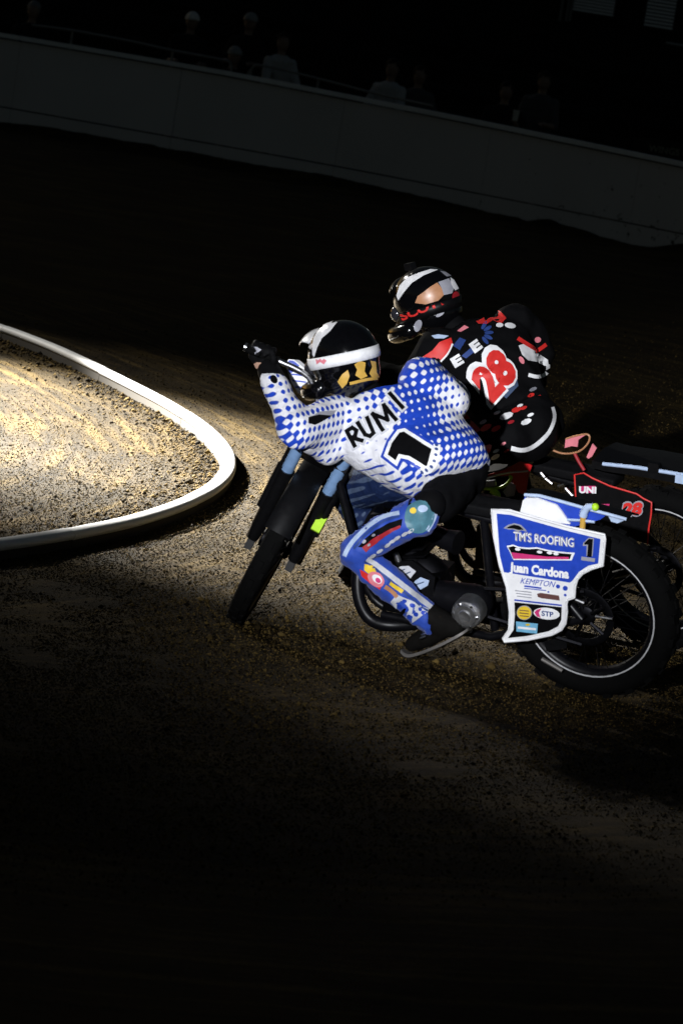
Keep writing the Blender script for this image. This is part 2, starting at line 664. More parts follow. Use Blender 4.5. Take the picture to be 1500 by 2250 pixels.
# ---------------------------------------------------------------- kerb
def kerb():
    white = mat('kerb_white_paint', (.74, .75, .76), .45, var=.10, vscale=5, grime=.45, bump=.25, bscale=25)
    base = mat('mud_and_shade_base', (.025, .019, .011), .85, var=.4, vscale=20)  # muddy tone, darkened to paint the shade line under the kerb
    root = thing('track_kerb', KERB[len(KERB) // 2], 'long rounded white kerb bending round the inside of the dirt track', 'kerb')
    o = KERB[len(KERB) // 2]
    prof = [(.037 * math.cos(t), .052 + .025 * math.sin(t)) for t in np.linspace(0, 2 * math.pi, 18, endpoint=False)]
    L = np.concatenate([[0], np.cumsum(np.linalg.norm(np.diff(KERB, axis=0), axis=1))])
    cuts = np.arange(0, L[-1], 1.75)
    for i, c in enumerate(cuts):
        e = min(c + 1.75 - .006, L[-1])
        if e - c < .1:
            continue
        S = np.linspace(c, e, 14)
        R = []
        jz = random.uniform(-.002, .003)
        for s in S:
            p = np.array([np.interp(s, L, KERB[:, k]) for k in range(3)])
            q = np.array([np.interp(min(s + .05, L[-1]), L, KERB[:, k]) for k in range(3)])
            p0 = np.array([np.interp(max(s - .05, 0), L, KERB[:, k]) for k in range(3)])
            t = unit(q - p0)
            nn = np.array([-t[1], t[0], 0])
            R.append([p - o + a * nn + np.array([0, 0, b + jz]) for a, b in prof])
        seg = link('kerb_segment', MB().rings(R).mesh('kerb_segment', 50), white, root)
        B = []
        for ring in R:
            m_ = np.mean(ring, 0)
            nn = unit((ring[0] - ring[9]) * np.array([1, 1, 0]))
            B.append([m_ * [1, 1, 0] + nn * a + [0, 0, b] for a, b in ((-.027, -.03), (-.027, .05), (.027, .05), (.027, -.03))])
        link('kerb_base', MB().rings(B).mesh('kerb_base', 40), base, seg)

kerb()


# ---------------------------------------------------------------- wall, bank, stand, building
def wall_px(x):
    """(top y, foot y) of the far wall in the photograph at column x"""
    t = np.interp(x, [-1900, -700, 0, 260, 525, 760, 1025, 1260, 1500, 2100, 3000], [-236, -44, 71, 114, 160, 206, 258, 306, 355, 480, 672])
    return t


def far_wall():
    paint = bpy.data.materials.new('dirty_white_wall_paint')
    ns, ls, b = nodes(paint)
    tc = N(ns, 'ShaderNodeTexCoord')
    big = N(ns, 'ShaderNodeTexNoise', i_Scale=.9, i_Detail=6.0)
    spk = N(ns, 'ShaderNodeTexNoise', i_Scale=9.0, i_Detail=5.0, i_Roughness=.7)
    for n in (big, spk):
        ls.new(tc.outputs['Object'], n.inputs['Vector'])
    sp = N(ns, 'ShaderNodeSeparateXYZ')
    ls.new(tc.outputs['Object'], sp.inputs[0])
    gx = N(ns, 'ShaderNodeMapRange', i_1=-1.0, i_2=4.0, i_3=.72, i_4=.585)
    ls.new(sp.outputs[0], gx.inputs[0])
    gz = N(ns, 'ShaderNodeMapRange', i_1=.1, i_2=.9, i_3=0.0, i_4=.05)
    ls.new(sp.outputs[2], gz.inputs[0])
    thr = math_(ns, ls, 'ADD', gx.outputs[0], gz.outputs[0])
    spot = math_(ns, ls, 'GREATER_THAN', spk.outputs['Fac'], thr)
    mx = N(ns, 'ShaderNodeMix', data_type='RGBA')
    mx.inputs['A'].default_value = (.50, .465, .46, 1)
    mx.inputs['B'].default_value = (.64, .60, .60, 1)
    ls.new(big.outputs['Fac'], mx.inputs['Factor'])
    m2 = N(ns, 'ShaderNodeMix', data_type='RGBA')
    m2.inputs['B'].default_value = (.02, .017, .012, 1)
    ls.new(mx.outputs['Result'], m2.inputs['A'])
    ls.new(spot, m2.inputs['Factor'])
    ls.new(m2.outputs['Result'], b.inputs['Base Color'])
    b.inputs['Roughness'].default_value = .7
    cap = mat('wall_cap_paint', (.70, .70, .71), .6, vscale=3)
    # plan of the wall: measured distances
    xs = np.linspace(-1900, 3000, 48)
    pts = []
    for x in xs:
        Y = np.interp(x, [-1900, -600, 0, 750, 1500, 2000, 3000], [55.4, 55.2, 54.6, 52.4, 48.6, 45.5, 38.5])
        p = at(x, wall_px(x), Y)
        pts.append(p)
    pts = np.array(pts)
    root = thing('perimeter_wall', (0, 52, 0), 'long pale board wall with a top rail round the outside of the track', 'wall')
    o = np.array([0, 52, 0])
    L = np.concatenate([[0], np.cumsum(np.linalg.norm(np.diff(pts[:, :2], axis=0), axis=1))])

    def P(s):
        return np.array([np.interp(s, L, pts[:, k]) for k in range(3)])

    def run(name, s0, s1, z0, z1, d0, d1, m):
        R = []
        for s in np.linspace(s0, s1, 5):
            p = P(s)
            t = unit((P(s + .05) - P(s - .05)) * np.array([1, 1, 0]))
            nn = np.array([t[1], -t[0], 0])
            zt = p[2]
            b_ = np.array([p[0], p[1], 0]) - o
            lo = z0 if z0 >= 0 and name != 'cap_rail' else zt + z0
            hi = zt + z1 if z1 <= 0 or name == 'cap_rail' else z1
            R.append([b_ + nn * d0 + [0, 0, lo], b_ + nn * d1 + [0, 0, lo], b_ + nn * d1 + [0, 0, hi], b_ + nn * d0 + [0, 0, hi]])
        link(name, MB().rings(R).mesh(name, 30), m, root)
    W = 2.44
    for k in range(int(L[-1] / W)):
        a, e = .06 + k * W, .06 + (k + 1) * W - .006
        j = random.uniform(-.004, .004)
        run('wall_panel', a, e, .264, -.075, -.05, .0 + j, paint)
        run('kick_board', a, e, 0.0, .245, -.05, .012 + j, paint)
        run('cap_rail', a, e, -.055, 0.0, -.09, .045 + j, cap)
    # bank of thrown-up dirt against the foot of the wall
    R = []
    S = np.linspace(.2, L[-1] - .2, 800)
    nz = noise3(np.stack([S * 1.6, S * 0, S * 0], -1)) + .6 * noise3(np.stack([S * 5, S * 0 + 4, S * 0], -1)) + .35 * noise3(np.stack([S * 15, S * 0 + 8, S * 0], -1))
    footpx = prj(np.array([[P(s)[0], P(s)[1], 0.1] for s in S]))[:, 0]
    want = np.interp(footpx, [-1900, -200, 0, 90, 150, 230, 400, 620, 800, 1000, 1180, 1205, 1240, 1330, 1430, 1500, 1800, 3000],
                     [30, 240, 265, 274, 285, 300, 328, 368, 400, 448, 486, 478, 492, 518, 543, 533, 600, 860])
    for s, n_, x_, y_ in zip(S, nz, footpx, want):
        p = P(s)
        t = unit((P(s + .05) - P(s - .05)) * np.array([1, 1, 0]))
        nn = np.array([t[1], -t[0], 0])
        b_ = np.array([p[0], p[1], 0])
        q = on_plane(x_, y_, b_ + nn * .02, nn)
        h = max(.02, q[2] + .010 * n_)
        prof = [(-.03, -.05), (-.03, h), (.10, h * .93), (.30, h * .62), (.60, h * .30), (1.1, h * .08), (1.6, -.05)]
        R.append([b_ + nn * a + [0, 0, z + .012 * n_ * (a > .05)] for a, z in prof])
    link('dirt_bank', MB().rings(R).mesh('dirt_bank', 0), DIRT, kind='structure')
    return P, L


WALLP, WALLL = far_wall()

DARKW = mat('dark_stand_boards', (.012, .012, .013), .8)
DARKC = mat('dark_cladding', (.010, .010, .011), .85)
LETTER = mat('dull_sign_letters', (.20, .20, .15), .7)
BLIND = mat('blind_slat', (.52, .52, .52), .6)


def stand():
    root = thing('grandstand', (0, 57, 0), 'dark stepped grandstand rising behind the perimeter wall', 'grandstand')
    for k in range(6):
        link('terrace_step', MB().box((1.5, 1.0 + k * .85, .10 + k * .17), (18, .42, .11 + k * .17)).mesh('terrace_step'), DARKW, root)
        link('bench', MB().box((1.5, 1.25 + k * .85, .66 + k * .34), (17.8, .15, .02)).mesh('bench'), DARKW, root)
    b = thing('stadium_building', (0, 70, 0), 'black clad building with blind covered windows above the stand', 'building')
    Y = 70.0
    o = np.array([0, Y, 0])
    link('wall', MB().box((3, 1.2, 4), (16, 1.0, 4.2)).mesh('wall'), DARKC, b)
    for (x0, x1, y0, y1, n) in ((1268, 1346, -40, 36, 9), (1428, 1476, -30, 66, 11)):
        A = at(x0, y0, Y) - o
        B = at(x1, y1, Y) - o
        z0, z1 = B[2], A[2]
        wx0, wx1 = A[0], B[0]
        w = link('window', MB().box(((wx0 + wx1) / 2, .12, (z0 + z1) / 2), ((wx1 - wx0) / 2 + .05, .06, (z1 - z0) / 2 + .05)).mesh('window'), DARKW, b)
        for k in range(n):
            z = z0 + (z1 - z0) * (k + .5) / n
            link('blind_slat', MB().box(((wx0 + wx1) / 2, 0.02, z), ((wx1 - wx0) / 2, .004, (z1 - z0) / n * .33), rotm((1, 0, 0), -.35)).mesh('blind_slat'), BLIND, w)
    # curtain strips beside the first window
    for x0 in (1236, 1250, 1258):
        A = at(x0, 0, Y) - o
        link('shutter_strip', MB().box((A[0], .05, A[2]), (.02, .02, .35)).mesh('shutter_strip'), mat('shutter', (.10, .10, .10), .7), b)
    # gutter line at the right
    A, B = at(1462, 93, Y) - o, at(1530, 104, Y) - o
    link('gutter', MB().tube([A, B], .02, 8).mesh('gutter'), mat('gutter_metal', (.25, .25, .25), .5), b)
    # banner with dull letters just behind the wall
    Y = 50.6
    A = at(1405, 340, Y)
    sgn = thing('banner_sign', (A[0], Y, 0), 'black banner with dull lettering just above the wall, at the right edge', 'sign')
    link('board', MB().box((1.0, .03, A[2] + .02), (1.1, .012, .20)).mesh('board'), BLACKP, sgn)
    link('post', MB().box((.05, .08, .6), (.03, .03, .6)).mesh('post'), BLACKP, sgn)
    link('post', MB().box((1.95, .08, .6), (.03, .03, .6)).mesh('post'), BLACKP, sgn)
    me = text_mesh('WINGS C', .004)
    V = np.empty(len(me.vertices) * 3)
    me.vertices.foreach_get('co', V)
    V = V.reshape(-1, 3)
    w_ = V[:, 0].max()
    p0, p1 = at(1424, 331, Y), at(1510, 350, Y)
    s = (p1[0] - p0[0]) / w_
    V2 = np.stack([V[:, 0] * s + p0[0] - A[0], np.full(len(V), .012), V[:, 1] * s * 1.0 + p0[2]], -1)
    me.vertices.foreach_set('co', V2.ravel())
    me.update()
    link('lettering', me, LETTER, sgn)
    # crowd rail
    rl = thing('crowd_rail', (0, 54, 0), 'thin dark handrail running just above the wall in front of the spectators', 'railing')
    rm = mat('rail_paint', (.16, .16, .16), .5)
    o = np.array([0, 54, 0])
    for seg in (((70, 54), (160, 66), (290, 90), (380, 110), (492, 131), (506, 140), (508, 165)), ((540, 170), (552, 152), (575, 143), (700, 172), (830, 206), (950, 232))):
        pts = [at(x, y, np.interp(x, [0, 750, 1500], [55.4, 53.2, 49.4])) - o for x, y in seg]
        link('handrail', MB().tube(catmull(pts, 4), .017, 8).mesh('handrail'), rm, rl)
        for i in (1, 3):
            link('rail_post', MB().tube([pts[i], pts[i] * np.array([1, 1, 0])], .016, 8).mesh('rail_post'), rm, rl)


# ---------------------------------------------------------------- flat print: text and patches laid on a surface
def text_mesh(txt, offset=0.0, shear=0.0, space=1.0):
    cu = bpy.data.curves.new('t', 'FONT')
    cu.body = txt
    cu.size = 1.0
    cu.offset = offset
    cu.shear = shear
    cu.space_character = space
    cu.resolution_u = 3
    o = bpy.data.objects.new('t', cu)
    COL.objects.link(o)
    dg = bpy.context.evaluated_depsgraph_get()
    me = bpy.data.meshes.new_from_object(o.evaluated_get(dg))
    bpy.data.objects.remove(o)
    bpy.data.curves.remove(cu)
    me.materials.clear()
    return me


class Surf:
    """a surface that print is laid on: a mesh (world space) or a plane; root converts to the parent's space"""

    def __init__(s, root, me=None, plane=None):
        s.root = root
        s.inv = np.array(root.matrix_world.inverted())
        s.plane = plane
        if me is not None:
            Mw = root.matrix_world
            V = [Mw @ v.co for v in me.vertices]
            s.bvh = BVHTree.FromPolygons(V, [list(p.vertices) for p in me.polygons])

    def hit(s, px, py, off):
        d = ray(px, py)
        if s.plane is not None:
            o, n = s.plane
            p = on_plane(px, py, o, n) + np.asarray(n) * off
        else:
            h = s.bvh.ray_cast(Vector(CAM), Vector(unit(d)))
            if h[0] is None:
                return None
            n = np.array(h[1])
            if n @ d > 0:
                n = -n
            if n @ unit(d) > -.05:
                return None
            p = np.array(h[0]) + n * off
        return s.inv[:3, :3] @ p + s.inv[:3, 3]

    def lay(s, name, bm, mtl, off, parent, step=9.0):
        """bm: flat mesh in photo pixels -> laid on the surface"""
        if s.plane is None:
            for _ in range(5):
                lg = [e for e in bm.edges if e.calc_length() > step]
                if not lg:
                    break
                bmesh.ops.subdivide_edges(bm, edges=lg, cuts=1)
            bmesh.ops.triangulate(bm, faces=bm.faces)
        dead = []
        for v in bm.verts:
            p = s.hit(v.co.x, v.co.y, off)
            if p is None:
                dead.append(v)
            else:
                v.co = Vector(p)
        if dead:
            bmesh.ops.delete(bm, geom=dead, context='VERTS')
        if not bm.faces:
            bm.free()
            return None
        me = bpy.data.meshes.new(name)
        bm.to_mesh(me)
        bm.free()
        smooth(me, 0)
        return link(name, me, mtl, parent)

    def patch(s, name, poly, mtl, parent, off=.003, curve=0):
        if curve:
            poly = [(p[0], p[1]) for p in catmull([(a, b, 0) for a, b in poly], curve, True)]
        bm = bmesh.new()
        vs = [bm.verts.new((x, y, 0)) for x, y in poly]
        f = bm.faces.new(vs)
        f.normal_update()
        bmesh.ops.triangulate(bm, faces=[f])
        return s.lay(name, bm, mtl, off, parent)

    def stripe(s, name, line, w, mtl, parent, off=.003, curve=4):
        L = [np.array(p[:2]) for p in catmull([(a, b, 0) for a, b in line], curve)] if curve else [np.array(p, float) for p in line]
        bm = bmesh.new()
        prev = None
        for i, p in enumerate(L):
            t = unit(L[min(i + 1, len(L) - 1)] - L[max(i - 1, 0)])
            n = np.array([-t[1], t[0]]) * (w if np.isscalar(w) else np.interp(i / (len(L) - 1), [0, 1], w)) / 2
            a, b = bm.verts.new((*(p + n), 0)), bm.verts.new((*(p - n), 0))
            if prev:
                bm.faces.new((prev[0], prev[1], b, a))
            prev = (a, b)
        return s.lay(name, bm, mtl, off, parent)

    def disc(s, name, c, rx, ry, mtl, parent, off=.003, ang=0.0, n=20):
        ca, sa = math.cos(rad(ang)), math.sin(rad(ang))
        return s.patch(name, [(c[0] + rx * math.cos(t) * ca - ry * math.sin(t) * sa, c[1] + rx * math.cos(t) * sa + ry * math.sin(t) * ca)
                              for t in np.linspace(0, 2 * math.pi, n, endpoint=False)], mtl, parent, off)

    def text(s, name, txt, p0, p1, h, mtl, parent, off=.004, bold=.02, upv=None, shear=0.0, space=1.0):
        """baseline from p0 to p1 (pixels), cap height h pixels"""
        me = text_mesh(txt, bold, shear, space)
        bm = bmesh.new()
        bm.from_mesh(me)
        bpy.data.meshes.remove(me)
        x0 = min(v.co.x for v in bm.verts)
        x1 = max(v.co.x for v in bm.verts)
        p0, p1 = np.array(p0, float), np.array(p1, float)
        b = (p1 - p0) / (x1 - x0)
        t = unit(p1 - p0)
        u = np.array([t[1], -t[0]]) if upv is None else unit(upv)
        for v in bm.verts:
            q = p0 + b * (v.co.x - x0) + u * v.co.y * h / .73
            v.co = Vector((q[0], q[1], 0))
        return s.lay(name, bm, mtl, off, parent, 7.0)


stand()


# ---------------------------------------------------------------- motorcycles
def wheel_parts(xf, c, r, tw, rim_r, knob, parent, name, spokes=36, sprocket=False, rimmat=None):
    """wheel with axle along y"""
    prof = []
    for k in range(14):
        t = 2 * math.pi * k / 14
        prof.append((r - (r - rim_r) / 2 + (r - rim_r) / 2 * 1.02 * math.cos(t), tw * math.sin(t)))
    ty = MB().lathe(c, (0, 1, 0), prof, 48)
    for k in range(knob):
        a = 2 * math.pi * k / knob
        e = np.array([math.cos(a), 0, math.sin(a)])
        t = np.array([-math.sin(a), 0, math.cos(a)])
        A = np.stack([e, np.array([0, 1.0, 0]), t], -1)
        for yy in ((-.55, .55) if k % 2 else (0,)):
            ty.box(np.array(c) + e * (r - .004 - .012 * abs(yy)) + np.array([0, tw * yy, 0]), (.010, tw * .24, r * 2.1 / knob), A)
    w = link(name, MB().lathe(c, (0, 1, 0), [(.028, -.06), (.036, -.055), (.036, -.04), (.022, -.035), (.022, .035), (.036, .04), (.036, .055), (.028, .06), (.01, .06), (.01, -.06)], 20).xf(xf).mesh('hub'), DARKALLOY, parent)
    link('tyre', ty.xf(xf).mesh('tyre', 35), RUBBER, w)
    q = rim_r
    link('rim', MB().lathe(c, (0, 1, 0), [(q + .010, -.030), (q + .012, -.026), (q - .004, -.022), (q - .012, -.012), (q - .012, .012), (q - .004, .022), (q + .012, .026), (q + .010, .030), (q - .002, .028), (q - .010, .022), (q - .017, .012), (q - .017, -.012), (q - .010, -.022), (q - .002, -.028)], 56).xf(xf).mesh('rim', 30), BLACKM, w)
    link('rim_edge', MB().lathe(c, (0, 1, 0), [(q + .004, .0305), (q + .013, .0310), (q + .013, .0265), (q + .004, .0265)], 56).xf(xf).mesh('rim_edge', 30), rimmat or RIMM, w)
    sp = MB()
    for k in range(spokes):
        a = 2 * math.pi * k / spokes
        s_ = 1 if k % 2 else -1
        b = a + (.5 if (k // 2) % 2 else -.5)
        sp.tube([np.array(c) + [.034 * math.cos(b), s_ * .045, .034 * math.sin(b)], np.array(c) + [(q - .014) * math.cos(a), s_ * .006, (q - .014) * math.sin(a)]], .0016, 5)
    link('spokes', sp.xf(xf).mesh('spokes'), DARKALLOY, w)
    if sprocket:
        pr = MB().lathe(c, (0, 1, 0), [(.105, .058), (.112, .060), (.112, .066), (.105, .068), (.085, .066), (.085, .060)], 44)
        for k in range(5):
            a = 2 * math.pi * k / 5
            pr.tube([np.array(c) + [.03 * math.cos(a), .063, .03 * math.sin(a)], np.array(c) + [.09 * math.cos(a), .063, .09 * math.sin(a)]], .007, 6)
        link('sprocket', pr.xf(xf).mesh('sprocket'), DARKALLOY, w)
    return w


def motorcycle(label, contact, yaw, lean, steer, group, two=False):
    o = gnd(*contact) if len(contact) == 2 else np.array(contact)
    M = rotm((0, 0, 1), rad(180 - yaw)) @ rotm((1, 0, 0), -rad(lean))
    root = thing('speedway_motorcycle', o, label, 'motorcycle', group, M)
    I = lambda p: np.asarray(p)
    wheel_parts(I, (0, 0, .33), .33, .052, .243, 44, root, 'rear_wheel', sprocket=True)
    HEAD = np.array([1.01, 0, .82])
    ax = np.array([math.sin(rad(24)), 0, -math.cos(rad(24))])
    Rs = rotm(ax, rad(steer))
    S = lambda p: HEAD + Rs @ (np.asarray(p, float) - HEAD)
    FA = np.array([1.255, 0, .325])
    wheel_parts(S, FA, .325, .037, .265, 50, root, 'front_wheel', 32)
    fk = -ax

    def T(name, pts, r, m, n=10, xf=I, par=root):
        mb = MB()
        for q in pts:
            mb.tube(q, r, n)
        return link(name, mb.xf(xf).mesh(name), m, par)
    # fork
    f0 = FA + np.array([-.045, 0, .02])
    for s in (1, -1):
        y = np.array([0, .085 * s, 0])
        leg = link('fork_leg', MB().tube([f0 + y + fk * .28, f0 + y + fk * .52], .024, 14).xf(S).mesh('fork_leg'), FORKBLUE if not two else REDP, root)
        link('fork_slider', MB().tube([f0 + y - fk * .04, f0 + y + fk * .02, f0 + y + fk * .25, f0 + y + fk * .29], [.022, .028, .028, .031], 14).xf(S).mesh('fork_slider'), BLACKP, leg)
        link('axle_clamp', MB().box(FA + y * 1.0 + [0, 0, -.02], (.022, .014, .045)).tube([FA + y * .9, FA + y * 1.28], .012, 8).xf(S).mesh('axle_clamp'), BLACKP, leg)
        link('fork_brace', MB().tube([FA + y * 1.25 + [.03, 0, -.03], f0 + y * 1.3 + fk * .45 + [.05, 0, 0]], .009, 8).xf(S).mesh('fork_brace'), CHROME if s == 1 else BLACKP, leg)
        link('damper', MB().tube([f0 + y * 1.3 + fk * .10, f0 + y * 1.3 + fk * .30], .017, 10).tube([f0 + y * 1.3 + fk * .28, f0 + y * 1.3 + fk * .40], .011, 10).xf(S).mesh('damper'), BLACKP, leg)
    link('fork_flag', MB().box(f0 + [-.02, -.108, 0] + fk * .17, (.006, .017, .045), rotm((0, 1, 0), rad(24))).xf(S).mesh('fork_flag'), NEON if not two else REDP, root)
    link('fork_crown', MB().box(HEAD + ax * .02, (.05, .115, .016), rotm((0, 1, 0), rad(24))).box(HEAD + ax * .13 + [.01, 0, 0], (.05, .11, .014), rotm((0, 1, 0), rad(24))).xf(S).mesh('fork_crown'), BLACKM, root)
    # front mudguard: short strip hugging the tyre
    R = []
    for a in np.linspace(rad(40), rad(165), 14):
        e = np.array([math.cos(a), 0, math.sin(a)])
        R.append([FA + e * .352 + [0, -.052, 0], FA + e * .366 + [0, -.035, 0], FA + e * .370, FA + e * .366 + [0, .035, 0], FA + e * .352 + [0, .052, 0], FA + e * .360 + [0, .03, 0], FA + e * .364, FA + e * .360 + [0, -.03, 0]])
    link('front_mudguard', MB().rings(R).xf(S).mesh('front_mudguard'), BLACKP, root)
    hb = [(.985, -.40, .945), (.985, -.30, .955), (1.0, -.17, .955), (1.02, -.08, .88), (1.02, .08, .88), (1.0, .17, .955), (.985, .30, .955), (.985, .40, .945)]
    if two:
        S0 = S
        S = lambda p: S0(np.asarray(p, float) - np.array([.03, 0, .13]))
    bar = link('handlebar', MB().tube(catmull(hb, 4), .011, 10).xf(S).mesh('handlebar'), BLACKM if two else CHROME, root)
    for s in (1, -1):
        link('grip', MB().tube([(.985, s * .29, .955), (.985, s * .415, .943)], .017, 12).xf(S).mesh('grip'), RUBBER, bar)
        link('bar_end', MB().tube([(.985, s * .416, .943), (.985, s * .424, .942)], .016, 12).xf(S).mesh('bar_end'), CHROME, bar)
        link('lever', MB().tube([(1.02, s * .27, .955), (1.06, s * .30, .95), (1.055, s * .40, .935)], .006, 8).xf(S).mesh('lever'), CHROME, bar)
    # frame
    T('frame', [catmull([(1.0, 0, .80), (.8, 0, .72), (.55, 0, .62), (.32, 0, .60)], 4), catmull([(1.02, 0, .76), (.93, 0, .45), (.86, 0, .22), (.78, 0, .16)], 4),
                [(.78, .05, .16), (.35, .06, .17), (0.0, .085, .33)], [(.78, -.05, .16), (.35, -.06, .17), (0.0, -.085, .33)],
                [(.32, .03, .60), (.0, .085, .33)], [(.32, -.03, .60), (.0, -.085, .33)], [(.42, .0, .61), (.36, 0, .17)]], .016, BLACKM)
    eng = link('engine', MB().ball((.66, 0, .30), (.13, .085, .12), 18, 10).box((.66, 0, .28), (.11, .07, .09)).tube([(.69, 0, .38), (.745, 0, .60)], .062, 16).mesh('engine'), DARKALLOY, root)
    fins = MB()
    for k in range(7):
        fins.box(np.array([.695 + k * .008, 0, .42 + k * .027]), (.085, .075, .004), rotm((0, 1, 0), .25))
    link('cylinder_fins', fins.mesh('cylinder_fins'), DARKALLOY, eng)
    link('carburettor', MB().tube([(.68, 0, .52), (.56, .02, .50), (.50, .03, .50)], [.03, .036, .045], 12).mesh('carburettor'), BLACKM, eng)
    link('primary_cover', MB().limb([(.62, .085, .30), (.40, .095, .315)], [.055, .065], 18).mesh('primary_cover'), BLACKM, eng)
    cl = link('clutch_cover', MB().lathe((.395, .19, .315), (0, 1, 0), [(.001, .030), (.020, .031), (.024, .026), (.040, .026), (.044, .020), (.052, .018), (.056, .008), (.056, -.05), (.001, -.05)], 30).mesh('clutch_cover', 25), ALLOY, eng)
    for k in range(6):
        a = k * math.pi / 3
        link('bolt', MB().tube([(.395 + .046 * math.cos(a), .20, .315 + .046 * math.sin(a)), (.395 + .046 * math.cos(a), .216, .315 + .046 * math.sin(a))], .005, 6).mesh('bolt'), CHROME, cl)
    T('magneto_strut', [[(.80, .10, .40), (.74, .10, .54)]], .011, ALLOY)
    T('brace_tube', [[(.70, .13, .46), (.655, .12, .34)]], .011, ALLOY)
    T('chain', [[(.0, .075, .435), (.395, .085, .365)], [(.0, .075, .225), (.395, .085, .265)]], .008, DARKALLOY, 6)
    ex = T('exhaust_pipe', [catmull([(.76, -.03, .58), (.86, -.06, .50), (.90, -.03, .36), (.885, .03, .22), (.83, .05, .135), (.74, .04, .12), (.62, -.04, .13), (.50, -.12, .16)], 5)], .024, BLACKM, 14)
    link('silencer', MB().tube([(.50, -.12, .16), (.40, -.14, .18), (.14, -.15, .25), (.06, -.15, .27)], [.025, .045, .045, .03], 14).mesh('silencer'), BLACKM, ex)
    # tank and seat
    link('fuel_tank', remesh(MB().limb([(.92, 0, .80), (.75, 0, .80), (.60, 0, .75)], [.065, .085, .06]).box((.77, 0, .76), (.12, .06, .05)), 'fuel_tank', .012, 6), BLUE if not two else REDP, root)
    link('seat', remesh(MB().box((.38, 0, .655), (.18, .06, .02)).limb([(.24, 0, .67), (.40, 0, .655), (.54, 0, .66)], [.035, .035, .03]), 'seat', .012, 6), LEATHER, root)
    # foot rest, right side
    T('foot_peg', [[(.52, -.06, .20), (.52, -.20, .22)]], .012, CHROME)
    return root, o, M, S


def loc_plane(o, M, pt, nrm):
    return (np.asarray(o) + M @ np.asarray(pt, float), M @ unit(nrm))


def inv_pt(o, M, p):
    return M.T @ (np.asarray(p) - o)


bike1, O1, M1, S1 = motorcycle('blue and white speedway bike, the nearer one, with number 1 side panel', (1288, 1520), 21, 20, 82, 'two speedway bikes broadsiding round the bend')


